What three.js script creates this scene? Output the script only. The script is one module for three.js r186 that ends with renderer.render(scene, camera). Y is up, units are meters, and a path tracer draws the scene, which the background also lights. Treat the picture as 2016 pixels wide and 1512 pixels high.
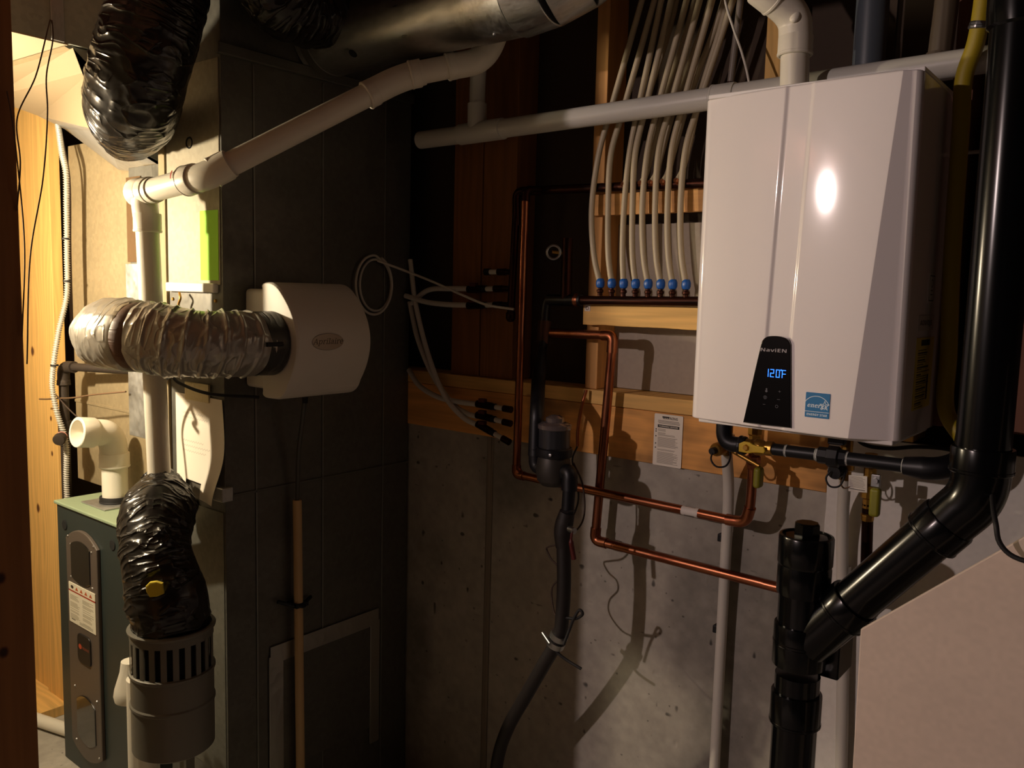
import * as THREE from 'three';
import { mergeGeometries, mergeVertices, toCreasedNormals } from 'three/addons/utils/BufferGeometryUtils.js';
import { RoundedBoxGeometry } from 'three/addons/geometries/RoundedBoxGeometry.js';

// ---------------------------------------------------------------- camera, lights, exposure
const scene = new THREE.Scene();
scene.background = new THREE.Color(0x000000);
const camera = new THREE.PerspectiveCamera(48.94, 2016 / 1512, 0.02, 50);
camera.position.set(0.8564, 1.6, 2.0262);
{
  const yaw = 0.672764, pitch = 0.108094, roll = 0.02557;
  camera.rotation.order = 'YXZ';
  camera.rotation.set(-pitch, yaw, roll);
}
const renderer = new THREE.WebGLRenderer({ antialias: true });
renderer.toneMapping = THREE.LinearToneMapping;
renderer.toneMappingExposure = 1.0;
renderer.shadowMap.enabled = true;
renderer.shadowMap.type = THREE.PCFSoftShadowMap;

const BULB = new THREE.Vector3(-1.90, 1.72, 1.40);          // bare bulb in the furnace closet
const GLOBE = new THREE.Vector3(-1.24, 2.28, 4.0);         // ceiling globe in the room behind the photographer
const bulbLight = new THREE.PointLight(new THREE.Color(1.0, 0.83, 0.58), 8.2, 0, 2);
bulbLight.position.copy(BULB); bulbLight.castShadow = true; bulbLight.shadow.radius = 1.6;
scene.add(bulbLight);
const globeLight = new THREE.PointLight(new THREE.Color(1.0, 0.79, 0.74), 12.0, 0, 2);
globeLight.position.copy(GLOBE); globeLight.castShadow = true; globeLight.shadow.radius = 1.5;
scene.add(globeLight);

// ---------------------------------------------------------------- random and noise
let seed = 7;
const rnd = () => { seed = (seed * 1664525 + 1013904223) >>> 0; return seed / 4294967296; };
const hash3 = (x, y, z) => { let h = (x * 374761393 + y * 668265263 + z * 2147483647) | 0; h = Math.imul(h ^ (h >>> 13), 1274126177); return ((h ^ (h >>> 16)) >>> 0) / 4294967296; };
const sm = t => t * t * (3 - 2 * t);
function noise3(x, y, z) {
  const X = Math.floor(x), Y = Math.floor(y), Z = Math.floor(z), u = sm(x - X), v = sm(y - Y), w = sm(z - Z);
  const L = (a, b, t) => a + (b - a) * t;
  return L(L(L(hash3(X, Y, Z), hash3(X + 1, Y, Z), u), L(hash3(X, Y + 1, Z), hash3(X + 1, Y + 1, Z), u), v),
    L(L(hash3(X, Y, Z + 1), hash3(X + 1, Y, Z + 1), u), L(hash3(X, Y + 1, Z + 1), hash3(X + 1, Y + 1, Z + 1), u), v), w);
}
const fbm = (x, y, z, o = 4) => { let s = 0, a = 0.5, t = 0; for (let i = 0; i < o; i++) { s += a * noise3(x, y, z); t += a; a *= 0.5; x = x * 2.03 + 7.1; y = y * 2.03 + 3.7; z = z * 2.03 + 1.3; } return s / t; };
const ridge = (x, y, z) => 1 - Math.abs(2 * noise3(x, y, z) - 1);
const clamp = (v, a = 0, b = 1) => Math.min(b, Math.max(a, v));
const lerp = (a, b, t) => a + (b - a) * t;
const sst = (a, b, x) => sm(clamp((x - a) / (b - a)));

// ---------------------------------------------------------------- textures
function dataTex(n, fn, srgb, rep = 1) {
  const d = new Uint8Array(n * n * 4);
  for (let j = 0; j < n; j++) for (let i = 0; i < n; i++) {
    const c = fn(i / n, j / n), k = (j * n + i) * 4;
    d[k] = clamp(c[0]) * 255; d[k + 1] = clamp(c[1]) * 255; d[k + 2] = clamp(c[2]) * 255; d[k + 3] = 255;
  }
  const t = new THREE.DataTexture(d, n, n);
  t.wrapS = t.wrapT = THREE.MirroredRepeatWrapping; t.magFilter = THREE.LinearFilter; t.minFilter = THREE.LinearMipmapLinearFilter; t.generateMipmaps = true;
  if (srgb) t.colorSpace = THREE.SRGBColorSpace;
  Array.isArray(rep) ? t.repeat.set(...rep) : t.repeat.set(rep, rep); t.needsUpdate = true; return t;
}
// wood grain runs along v (metres): 1 tile = 0.5 m
function woodTex(hueR, hueG, hueB, s) {
  return dataTex(512, (u, v) => {
    const w = fbm(u * 6 + s, v * 1.2, s, 3) * 1.6;
    const g = 0.5 + 0.5 * Math.sin((u * 26 + w * 5) * 6.283);
    const f = fbm(u * 160 + s, v * 6, 2.2 + s, 3);
    let k = 0.90 + 0.06 * g + 0.14 * (f - 0.5);
    let kn = 0;
    for (const [a, b, r] of [[0.3, 0.22, 0.013], [0.72, 0.68, 0.016], [0.55, 0.93, 0.009]]) { const d = Math.hypot((u - a) * 1.3, (v - b)) / r; kn = Math.max(kn, 1 - sst(0.5, 1.5, d + 0.5 * (f - 0.5))); }
    k *= 1 - 0.62 * kn;
    const warm = 1 - 0.25 * kn;
    return [hueR * k, hueG * k * warm, hueB * k * warm * warm];
  }, true, 1);
}
const TW = woodTex(0.93, 0.74, 0.43, 3.1), TWd = woodTex(0.86, 0.64, 0.38, 8.4), TWr = woodTex(0.50, 0.33, 0.25, 5.2);
const TPlank = dataTex(512, (u, v) => { // knotty, stained lumber, one tile a metre
  const w = fbm(u * 5 + 2, v * 1.3, 6.6, 3), g = 0.5 + 0.5 * Math.sin((u * 24 + w * 7) * 6.283), f = fbm(u * 140, v * 5, 3.2, 3), st = fbm(u * 7, v * 5, 9.9, 4);
  let k = 0.92 + 0.06 * g + 0.14 * (f - 0.5) - 0.35 * sst(0.52, 0.78, st), kn = 0;
  for (const [a, b, r] of [[0.18, 0.31, 0.012], [0.22, 0.36, 0.016], [0.2, 0.72, 0.009], [0.13, 0.86, 0.013], [0.24, 0.1, 0.01]]) kn = Math.max(kn, 1 - sst(0.5, 1.6, Math.hypot(u - a, (v - b) * 0.8) / r + 0.6 * (f - 0.5)));
  k *= 1 - 0.7 * kn; return [0.95 * k, 0.69 * k * (1 - 0.2 * kn), 0.38 * k * (1 - 0.4 * kn)];
}, true, 1);
const TConc = dataTex(1024, (u, v) => {
  const a = fbm(u * 7, v * 7, 1.5, 5), b = fbm(u * 60, v * 60, 4.1, 3), st = fbm(u * 3 + 9, v * 2, 7.7, 4);
  let k = 0.65 + 0.16 * (a - 0.5) + 0.10 * (b - 0.5) - 0.14 * sst(0.55, 0.75, st);
  const p = noise3(u * 42, v * 42, 11.3), q = noise3(u * 95, v * 95, 3.3);
  k -= 0.34 * sst(0.86, 0.93, p) + 0.2 * sst(0.88, 0.94, q);
  return [k, k * 0.965, k * 0.90];
}, true, 0.8);
const TConcB = dataTex(512, (u, v) => { const p = noise3(u * 34, v * 34, 11.3), b = fbm(u * 30, v * 30, 4.1, 4); const k = 0.6 + 0.3 * (b - 0.5) - 0.5 * sst(0.84, 0.93, p); return [k, k, k]; }, false, 0.8);
const TGalv = dataTex(512, (u, v) => {
  // spangle: nearest-cell tone
  let best = 9, id = 0; const N = 40, cx = Math.floor(u * N), cy = Math.floor(v * N);
  for (let a = -1; a < 2; a++) for (let b = -1; b < 2; b++) { const X = cx + a, Y = cy + b, m = n => ((n % N) + N) % N; const px = X + hash3(m(X), m(Y), 5), py = Y + hash3(m(X), m(Y), 9), d = Math.hypot(u * N - px, v * N - py); if (d < best) { best = d; id = hash3(m(X), m(Y), 77); } }
  const k = 0.74 + 0.05 * (id - 0.5) + 0.08 * (fbm(u * 5, v * 5, 2, 4) - 0.5);
  return [k, k, k * 0.985];
}, true, 2);
const TGalvR = dataTex(256, (u, v) => { const k = 0.5 + 0.35 * (fbm(u * 8, v * 8, 3, 4) - 0.5) + 0.14 * (noise3(u * 40, v * 40, 8) - 0.5); return [k, k, k]; }, false, 2);
const TCrump = dataTex(512, (u, v) => { const k = 0.5 * ridge(u * 9, v * 9, 2.1) + 0.32 * ridge(u * 21 + 3, v * 17, 5.7) + 0.18 * ridge(u * 44, v * 40, 9.2); return [k, k, k]; }, false, 1);
const TWrinkle = dataTex(512, (u, v) => {
  const w = fbm(u * 3, v * 8, 3.1, 2) - 0.5, q = fbm(u * 4 + 5, v * 5, 8.3, 2) - 0.5;
  const a = Math.pow(ridge(u * 4 + w * 2 + v * 4, v * 30 + q * 4, 1.7), 4), b = Math.pow(ridge(u * 8 - v * 12 + q * 3, v * 52 + w * 4, 6.1), 5), m = sst(0.35, 0.65, fbm(u * 8, v * 7, 12.3, 3));
  const k = 0.25 + 0.55 * a * (0.35 + 0.65 * m) + 0.3 * b * m; return [k, k, k];
}, false, [1, 2]);
const TPlast = dataTex(256, (u, v) => { const k = 0.5 + 0.3 * (fbm(u * 40, v * 40, 3.3, 3) - 0.5); return [k, k, k]; }, false, 1);
const TCop = dataTex(256, (u, v) => { const a = fbm(u * 5, v * 9, 4.4, 4), s = sst(0.55, 0.75, fbm(u * 11 + 4, v * 14, 8.1, 4)); return [0.84 - 0.25 * s + 0.1 * (a - 0.5), 0.61 - 0.24 * s + 0.1 * (a - 0.5), 0.49 - 0.2 * s]; }, true, 1);
const TCopD = dataTex(256, (u, v) => { const a = fbm(u * 5, v * 9, 1.4, 4), s = sst(0.45, 0.7, fbm(u * 9 + 4, v * 12, 3.1, 4)); return [0.40 - 0.2 * s + 0.1 * (a - 0.5), 0.25 - 0.12 * s, 0.19 - 0.08 * s]; }, true, 1);
const TPlaster = dataTex(512, (u, v) => { const k = 0.86 + 0.05 * (fbm(u * 9, v * 9, 6, 5) - 0.5) + 0.03 * (noise3(u * 120, v * 120, 2) - 0.5); return [k, k * 0.985, k * 0.95]; }, true, 1);
function canvasTex(w, h, draw) {
  const c = document.createElement('canvas'); c.width = w; c.height = h; const g = c.getContext('2d'); draw(g, w, h);
  const t = new THREE.CanvasTexture(c); t.colorSpace = THREE.SRGBColorSpace; t.anisotropy = 8; return t;
}

// ---------------------------------------------------------------- materials
const S = o => new THREE.MeshStandardMaterial(o), P = o => new THREE.MeshPhysicalMaterial(o);
const M = {
  concrete: S({ map: TConc, roughness: 0.92, bumpMap: TConcB, bumpScale: 0.004 }),
  plaster: S({ map: TPlaster, roughness: 0.9 }),
  wood: S({ map: TW, roughness: 0.72 }), woodDark: S({ map: TWd, roughness: 0.75 }), woodOrange: S({ map: TPlank, roughness: 0.75 }), woodRed: S({ map: TWr, roughness: 0.8 }),
  galv: S({ map: TGalv, metalness: 0.9, roughness: 0.95, roughnessMap: TGalvR }),
  galvDull: S({ map: TGalv, color: 0x8f8d86, metalness: 0.5, roughness: 1.0, roughnessMap: TGalvR }),
  galvPale: S({ map: TGalv, color: 0xdfe4d8, metalness: 0.1, roughness: 0.7 }),
  galvShiny: S({ map: TGalv, color: 0xffffff, metalness: 1, roughness: 0.72, roughnessMap: TGalvR }),
  tanSheet: S({ map: TGalv, color: 0xd2bd96, metalness: 0.25, roughness: 0.75 }),
  seam: S({ color: 0x8c8c86, metalness: 0.9, roughness: 0.45 }),
  pvc: P({ color: 0xe6e0d0, roughness: 0.38, bumpMap: TPlast, bumpScale: 0.0003 }),
  pvcGrey: P({ color: 0xc9c7bf, roughness: 0.36 }),
  pvcTan: P({ color: 0xcfae7e, roughness: 0.5 }),
  pvcDark: P({ color: 0x4b525a, roughness: 0.4 }),
  abs: P({ color: 0x060708, roughness: 0.2, specularIntensity: 0.75 }), woodShaded: S({ map: TWd, color: 0xa48f7c, roughness: 0.8 }), postWood: S({ map: TWd, color: 0xc4b4a6, roughness: 0.75 }),  // dim wood: the dark wood again, with shade put into its colour
  iron: P({ color: 0x15151a, roughness: 0.42, metalness: 0.3 }),
  ironBrown: S({ color: 0x3b322b, roughness: 0.6, metalness: 0.35 }),
  dope: S({ color: 0xb8b8b4, roughness: 0.8 }),
  copper: S({ map: TCop, color: 0xc8b0a0, metalness: 1, roughness: 0.33 }),
  copperDark: S({ map: TCopD, color: 0xa08c80, metalness: 0.85, roughness: 0.42 }),
  brass: S({ color: 0xb38a45, metalness: 1, roughness: 0.35 }),
  yellowCoat: P({ color: 0xc9a51a, roughness: 0.45 }),
  yellowPipe: P({ color: 0x9c8812, roughness: 0.55 }),
  greenHandle: P({ color: 0x807c1c, roughness: 0.5 }),
  redHandle: P({ color: 0x4e120e, roughness: 0.5 }),
  pex: P({ color: 0xc2b499, roughness: 0.4, transmission: 0.25, thickness: 0, ior: 1.4 }),
  pexWhite: P({ color: 0xcbc7bd, roughness: 0.45 }),
  bluePlastic: P({ color: 0x1556a8, roughness: 0.4 }),
  whiteEnamel: P({ color: 0xf1eae8, roughness: 0.45, clearcoat: 1, clearcoatRoughness: 0.08 }),
  whitePlastic: P({ color: 0xd9d3c8, roughness: 0.5 }),
  whiteSheet: P({ color: 0xe8e4e0, roughness: 0.35 }),
  blackGloss: P({ color: 0x060608, roughness: 0.12, clearcoat: 1, clearcoatRoughness: 0.05 }),
  bag: P({ color: 0x1d1a18, roughness: 0.27, bumpMap: TWrinkle, bumpScale: 0.011 }),
  flexSilver: P({ color: 0xb4b0a7, roughness: 0.33, metalness: 0.5, bumpMap: TWrinkle, bumpScale: 0.005 }),
  tapeGrey: P({ color: 0x6f6a62, roughness: 0.4, metalness: 0.3 }),
  tapeClear: P({ color: 0xe8d9a8, roughness: 0.3, bumpMap: TCrump, bumpScale: 0.003 }),
  foilTape: S({ color: 0xb5b3ac, metalness: 0.85, roughness: 0.35, bumpMap: TCrump, bumpScale: 0.003 }),
  furnace: P({ color: 0x2c3432, roughness: 0.45 }), furnaceTop: P({ color: 0x8fa083, roughness: 0.5 }),
  furnacePanel: P({ color: 0x574d45, roughness: 0.45 }), furnaceGlass: P({ color: 0x0c0c0c, roughness: 0.15, clearcoat: 0.6 }),
  canGrey: P({ color: 0x77746a, roughness: 0.5, metalness: 0.3 }),
  dark: S({ color: 0x0d0d0d, roughness: 0.9 }), rubber: S({ color: 0x141214, roughness: 0.65 }), hose: S({ color: 0x17110f, roughness: 0.55 }),
  wireTan: S({ color: 0x6a5038, roughness: 0.7 }), wireWhite: P({ color: 0xc9c4ba, roughness: 0.5 }), wireBrown: S({ color: 0x3a2a20, roughness: 0.7 }),
  armour: S({ color: 0xc4c1b8, metalness: 0.35, roughness: 0.45 }),
  paper: P({ color: 0xefe8dc, roughness: 0.8, side: THREE.DoubleSide }),
  lime: S({ color: 0xa6e83c, roughness: 0.7 }),
  insul: S({ color: 0xd9c23f, roughness: 1 }), grout: S({ color: 0x8d8477, roughness: 0.95 }),
  steel: S({ color: 0xa8a8a8, metalness: 1, roughness: 0.35 }), clear: P({ color: 0xd8dcdc, roughness: 0.12, transmission: 0.7, thickness: 0, ior: 1.45 }),
  meterBody: P({ color: 0x3a3632, roughness: 0.5, metalness: 0.5 }), porcelain: P({ color: 0xeeeae2, roughness: 0.3 }),
  black: S({ color: 0x000000, roughness: 1 }),
};

// ---------------------------------------------------------------- builders
const V = (x, y, z) => new THREE.Vector3(x, y, z);
const used = {};
function numbered(n) { used[n] = (used[n] || 0) + 1; return used[n] === 1 ? n : n + '_' + String(used[n] - 1).padStart(3, '0'); }
function shadow(o) { o.castShadow = true; o.receiveShadow = true; return o; }
function thing(name, label, category, pos = [0, 0, 0], group) {
  const g = new THREE.Group(); g.name = numbered(name); g.position.set(...pos); g.userData = { label, category }; if (group) g.userData.group = group; scene.add(g); return g;
}
function solo(name, label, category, geo, mat, group) {
  const m = shadow(new THREE.Mesh(geo, mat)); m.name = numbered(name); m.userData = { label, category }; if (group) m.userData.group = group; scene.add(m); return m;
}
function part(parent, name, geo, mat, label) {
  const m = shadow(new THREE.Mesh(geo, mat)); m.name = name; if (label) m.userData.label = label;
  // geometry is written in world metres; bring it into the parent's frame
  let p = parent; const off = V(0, 0, 0); while (p && p !== scene) { off.add(p.position); p = p.parent; }
  m.position.copy(off).negate(); parent.add(m); return m;
}
function struct(name, geo, mat) { const m = shadow(new THREE.Mesh(geo, mat)); m.name = name; m.userData.kind = 'structure'; scene.add(m); return m; }
function boxUV(g) { // uv in metres by dominant normal
  g = g.index ? g.toNonIndexed() : g; const p = g.attributes.position, uv = new Float32Array(p.count * 2); g.computeVertexNormals(); const n = g.attributes.normal;
  for (let i = 0; i < p.count; i++) { const ax = Math.abs(n.getX(i)), ay = Math.abs(n.getY(i)), az = Math.abs(n.getZ(i)); let u, v; if (ax > ay && ax > az) { u = p.getZ(i); v = p.getY(i); } else if (ay > az) { u = p.getZ(i); v = p.getX(i); } else { u = p.getX(i); v = p.getY(i); } uv[2 * i] = u; uv[2 * i + 1] = v; }
  g.setAttribute('uv', new THREE.BufferAttribute(uv, 2)); return g;
}
function swapUV(g) { const u = g.attributes.uv; for (let i = 0; i < u.count; i++) { const a = u.getX(i); u.setXY(i, u.getY(i), a); } return g; }
function box(x0, x1, y0, y1, z0, z1, r = 0) {
  const w = x1 - x0, h = y1 - y0, d = z1 - z0; const g = r ? new RoundedBoxGeometry(w, h, d, 2, Math.min(r, w / 2.01, h / 2.01, d / 2.01)) : new THREE.BoxGeometry(w, h, d);
  g.translate((x0 + x1) / 2, (y0 + y1) / 2, (z0 + z1) / 2); return g;
}
const ubox = (...a) => boxUV(box(...a));
const hbox = (...a) => swapUV(boxUV(box(...a)));      // grain along x
function path(pts, bend = 0.03, step = 8) { // polyline with rounded corners
  const P3 = pts.map(p => V(...p)); const out = [P3[0].clone()];
  for (let i = 1; i < P3.length - 1; i++) {
    const a = P3[i - 1], b = P3[i], c = P3[i + 1]; const d1 = Math.min(bend, a.distanceTo(b) * 0.48), d2 = Math.min(bend, b.distanceTo(c) * 0.48);
    const p = b.clone().lerp(a, d1 / a.distanceTo(b)), q = b.clone().lerp(c, d2 / b.distanceTo(c));
    for (let k = 0; k <= step; k++) { const t = k / step; out.push(p.clone().multiplyScalar((1 - t) ** 2).addScaledVector(b, 2 * t * (1 - t)).addScaledVector(q, t * t)); }
  }
  out.push(P3[P3.length - 1].clone()); return out;
}
function smooth(pts, n = 60) { return new THREE.CatmullRomCurve3(pts.map(p => V(...p)), false, 'centripetal').getSpacedPoints(n); }
// tube along a polyline; R(t, theta, len, point) may vary; capped
function sweep(pl, R, seg = 16, cap = true) {
  const n = pl.length, pos = [], uv = [], idx = []; const rf = typeof R === 'number' ? () => R : R;
  const T = pl.map((p, i) => pl[Math.min(n - 1, i + 1)].clone().sub(pl[Math.max(0, i - 1)]).normalize());
  let N = Math.abs(T[0].y) < 0.9 ? V(0, 1, 0) : V(1, 0, 0); N.addScaledVector(T[0], -N.dot(T[0])).normalize();
  let len = 0; const tot = pl.reduce((s, p, i) => i ? s + p.distanceTo(pl[i - 1]) : 0, 0);
  for (let i = 0; i < n; i++) {
    if (i) { len += pl[i].distanceTo(pl[i - 1]); N.addScaledVector(T[i], -N.dot(T[i])).normalize(); }
    const B = T[i].clone().cross(N);
    for (let j = 0; j <= seg; j++) {
      const th = j / seg * Math.PI * 2, r = rf(len / tot, th, len, pl[i], j % seg); const c = Math.cos(th) * r, s = Math.sin(th) * r;
      pos.push(pl[i].x + N.x * c + B.x * s, pl[i].y + N.y * c + B.y * s, pl[i].z + N.z * c + B.z * s); uv.push(j / seg * 2, len);
    }
  }
  for (let i = 0; i < n - 1; i++) for (let j = 0; j < seg; j++) { const a = i * (seg + 1) + j, b = a + seg + 1; idx.push(a, a + 1, b, b, a + 1, b + 1); }
  if (cap) for (const e of [0, n - 1]) { const base = pos.length / 3; pos.push(pl[e].x, pl[e].y, pl[e].z); uv.push(0, 0); for (let j = 0; j <= seg; j++) { const k = (e * (seg + 1) + j) * 3; pos.push(pos[k], pos[k + 1], pos[k + 2]); uv.push(0, 0); } for (let j = 0; j < seg; j++) e ? idx.push(base, base + 1 + j, base + 2 + j) : idx.push(base, base + 2 + j, base + 1 + j); }
  const g = new THREE.BufferGeometry(); g.setAttribute('position', new THREE.Float32BufferAttribute(pos, 3)); g.setAttribute('uv', new THREE.Float32BufferAttribute(uv, 2)); g.setIndex(idx); g.computeVertexNormals();
  // close the shading seam
  const nr = g.attributes.normal; for (let i = 0; i < n; i++) { const a = i * (seg + 1), b = a + seg; const m = V(nr.getX(a) + nr.getX(b), nr.getY(a) + nr.getY(b), nr.getZ(a) + nr.getZ(b)).normalize(); nr.setXYZ(a, m.x, m.y, m.z); nr.setXYZ(b, m.x, m.y, m.z); }
  return g;
}
const tube = (pts, r, bend, seg = 16) => sweep(path(pts, bend), r, seg);
const line = (pts, r, n = 60, seg = 8) => sweep(smooth(pts, n), r, seg);
// turned profile [radius, along] placed at p along direction d
function turned(profile, p, d, seg = 28) {
  const g = new THREE.LatheGeometry(profile.map(q => new THREE.Vector2(q[0], q[1])), seg);
  const q = new THREE.Quaternion().setFromUnitVectors(V(0, 1, 0), V(...d).normalize()); g.applyQuaternion(q); g.translate(...p); return toCreasedNormals(g, 0.6);
}
const collar = (p, d, r, len, lip = 0.003) => turned([[r - 0.006, 0], [r - 0.002, 0], [r, 0.002], [r, lip * 2], [r - 0.001, lip * 2.4], [r - 0.001, len - lip], [r - 0.002, len], [r - 0.007, len]], p, d);
function plate(pts, z0, z1, bevel = 0.001) { // extruded outline in the xy plane, uv 0..1 over its bounds
  const s = pts instanceof THREE.Shape ? pts : new THREE.Shape(pts.map(p => new THREE.Vector2(...p)));
  const g = new THREE.ExtrudeGeometry(s, { depth: z1 - z0 - bevel * 2, bevelEnabled: bevel > 0, bevelSize: bevel, bevelThickness: bevel, bevelSegments: 2, curveSegments: 24 });
  g.translate(0, 0, z0 + bevel); g.computeBoundingBox(); const b = g.boundingBox, p = g.attributes.position, uv = g.attributes.uv;
  for (let i = 0; i < p.count; i++) uv.setXY(i, (p.getX(i) - b.min.x) / (b.max.x - b.min.x), (p.getY(i) - b.min.y) / (b.max.y - b.min.y));
  return g;
}
function quadMesh(faces) { // flat polygons as one faceted sheet body
  const pos = []; for (const f of faces) for (let k = 1; k < f.length - 1; k++) pos.push(...f[0], ...f[k], ...f[k + 1]);
  const g = new THREE.BufferGeometry(); g.setAttribute('position', new THREE.Float32BufferAttribute(pos, 3)); g.computeVertexNormals(); return boxUV(g);
}
const rr = (x, y, w, h, r) => { const s = new THREE.Shape(); s.moveTo(x + r, y); s.lineTo(x + w - r, y); s.quadraticCurveTo(x + w, y, x + w, y + r); s.lineTo(x + w, y + h - r); s.quadraticCurveTo(x + w, y + h, x + w - r, y + h); s.lineTo(x + r, y + h); s.quadraticCurveTo(x, y + h, x, y + h - r); s.lineTo(x, y + r); s.quadraticCurveTo(x, y, x + r, y); return s; };

// ================================================================ SETTING
const FL = -0.11, CE = 2.47;
struct('floor', ubox(-3.1, 2.6, FL - 0.15, FL, -0.4, 5.2), M.concrete);
struct('ceiling', ubox(-3.1, 2.6, CE + 0.2, CE + 0.32, -0.4, 5.2), M.woodRed);
struct('wall_back', ubox(-3.1, 2.6, FL, 1.145, -0.3, 0), M.concrete);
struct('wall_back_upper', ubox(-3.1, 2.6, 1.145, CE + 0.2, -0.3, -0.1), S({ map: TPlaster, color: 0x4a3d34, roughness: 0.95 }));  // dark tint stands in for the unlit space behind the framing
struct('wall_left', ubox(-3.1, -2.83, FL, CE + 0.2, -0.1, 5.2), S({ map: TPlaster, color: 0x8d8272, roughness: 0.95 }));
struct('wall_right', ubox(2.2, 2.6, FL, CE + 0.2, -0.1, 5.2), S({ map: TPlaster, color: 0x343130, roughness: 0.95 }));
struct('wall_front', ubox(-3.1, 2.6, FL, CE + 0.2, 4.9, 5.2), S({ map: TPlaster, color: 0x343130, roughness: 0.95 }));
struct('wall_partition', ubox(-2.83, -0.762, FL, CE, 1.5, 1.515), S({ map: TPlaster, color: 0x938a7c, roughness: 0.95 }));
{ // torn edge of the lower drywall
  const pts = [[2.2, FL], [2.2, 1.287], [0.222, 1.287]]; const n = 46; for (let i = 0; i <= n; i++) { const y = lerp(1.287, FL, i / n); pts.push([0.216 + 0.014 * (1 - y / 1.3) + 0.005 * (fbm(y * 40, 3, 1, 3) - 0.5), y]); }
  const g = new THREE.ExtrudeGeometry(new THREE.Shape(pts.map(p => new THREE.Vector2(...p))), { depth: 0.012, bevelEnabled: false }); g.translate(0, 0, 0.0005); struct('wall_drywall', boxUV(g), M.plaster);
}
{ // seam in the poured concrete: a low strip, tinted darker for its shadowed band
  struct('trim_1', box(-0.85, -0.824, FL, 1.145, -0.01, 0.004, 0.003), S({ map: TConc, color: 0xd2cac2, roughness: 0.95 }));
}
// floor joists over the room
for (let i = 0; i < 11; i++) {
  const x = -2.4 + i * 0.406; if (Math.abs(x + 1.0) < 0.01) continue;
  const j = struct('ceiling_joist' + (i ? '_' + String(i).padStart(3, '0') : ''), ubox(x - 0.02, x + 0.02, CE, CE + 0.2, -0.1, 4.9), M.woodRed);
}
struct('added_shade_beam', ubox(-1.1, 2.2, 2.30, CE, 0.95, 1.05), M.woodRed);  // unseen beam, added to keep the globe light off the wall top
// framing on top of the concrete: plank, plate, studs, blocking
function stud(label, x0, x1, y0, y1, z0, z1, mat = M.woodDark, horizontal = false, name = 'wall_stud', cat = 'stud') { return solo(name, label, cat, (horizontal ? hbox : ubox)(x0, x1, y0, y1, z0, z1, 0.002), mat); }
{ // rim plank with its notched lower right end
  const pts = [[-1.6, 1.147], [-0.05, 1.147], [0.1, 1.146], [0.215, 1.146], [0.2145, 1.287], [-1.6, 1.287]];
  const g = new THREE.ExtrudeGeometry(new THREE.Shape(pts.map(p => new THREE.Vector2(...p))), { depth: 0.095, bevelEnabled: true, bevelSize: 0.0015, bevelThickness: 0.0015, bevelSegments: 1 }); g.translate(0, 0, -0.085);
  solo('wood_plank', 'wide knotty wooden plank lying along the top of the concrete wall, with a paper tag', 'plank', swapUV(boxUV(g)), M.woodOrange);
}
stud('pale wooden plate lying flat on top of the knotty plank', -1.6, 0.4, 1.29, 1.33, -0.098, 0.014, M.wood, true, 'wall_plate', 'plate');
stud('upright stud just left of the row of white tubes', -0.489, -0.449, 1.331, CE, -0.098, 0.0);
stud('wide upright board beside the dark gap, behind the stub valves', -1.015, -0.897, 1.331, CE, -0.098, 0.0, M.woodShaded, false, 'wall_board', 'board');
stud('upright board behind the capped dark copper riser', -0.893, -0.762, 1.331, CE, -0.098, -0.002, M.woodShaded, false, 'wall_board', 'board');
stud('narrow stud showing above the water heater beside its white vent elbow', 0.0, 0.04, 1.331, CE, -0.098, 0.0, M.wood);
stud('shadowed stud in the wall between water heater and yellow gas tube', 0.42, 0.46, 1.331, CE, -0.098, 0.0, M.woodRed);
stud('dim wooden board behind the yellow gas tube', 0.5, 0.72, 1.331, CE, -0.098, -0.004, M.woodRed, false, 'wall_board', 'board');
{ // lower blocking with a ragged lower edge
  const pts = [[-0.478, 1.572], [-0.12, 1.572], [-0.12, 1.507]]; for (let i = 0; i <= 24; i++) { const x = lerp(-0.12, -0.477, i / 24); pts.push([x, 1.512 + 0.008 * (fbm(x * 22, 1, 5, 3) - 0.5) + 0.006 * sst(-0.42, -0.2, -Math.abs(x + 0.36))]); }
  const g = new THREE.ExtrudeGeometry(new THREE.Shape(pts.map(p => new THREE.Vector2(...p))), { depth: 0.036, bevelEnabled: true, bevelSize: 0.001, bevelThickness: 0.001, bevelSegments: 1 }); g.translate(0, 0, 0.001);
  solo('wood_block', 'pale yellow block of wood carrying the manifold with the blue fittings', 'board', swapUV(boxUV(g)), M.wood);
}
solo('backing_board', 'pale board set between the studs beneath the yellow block', 'board', ubox(-0.448, -0.001, 1.332, 1.80, -0.099, -0.085), S({ map: TPlaster, color: 0xc2b8ae, roughness: 0.95 }));
stud('reddish wooden block behind the white tubes, under the upper copper manifold', -0.475, -0.05, 1.818, 1.876, 0.0, 0.02, M.woodDark, true, 'wood_block', 'board');
// post at the doorway, nearest thing to the camera, and partition studs behind the drywall
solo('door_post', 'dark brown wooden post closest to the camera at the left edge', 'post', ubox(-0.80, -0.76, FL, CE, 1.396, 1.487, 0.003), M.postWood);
stud('rough stud of the closet partition beside the bare bulb', -1.92, -1.88, FL, CE, 1.408, 1.499, M.wood);
stud('bright yellow stud beside the furnace with a knot halfway up', -2.66, -2.50, FL + 0.04, CE, 0.57, 0.61, M.wood);
stud('pale board standing behind the bright yellow stud, nearer the dark post', -2.83, -2.665, FL + 0.04, CE, 0.575, 0.60, M.wood, false, 'wall_board', 'board');
stud('wooden sole plate on the floor beneath the bright yellow stud', -2.83, -2.49, FL, FL + 0.04, 0.2, 1.4, M.wood, false, 'sole_plate', 'plate');

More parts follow.
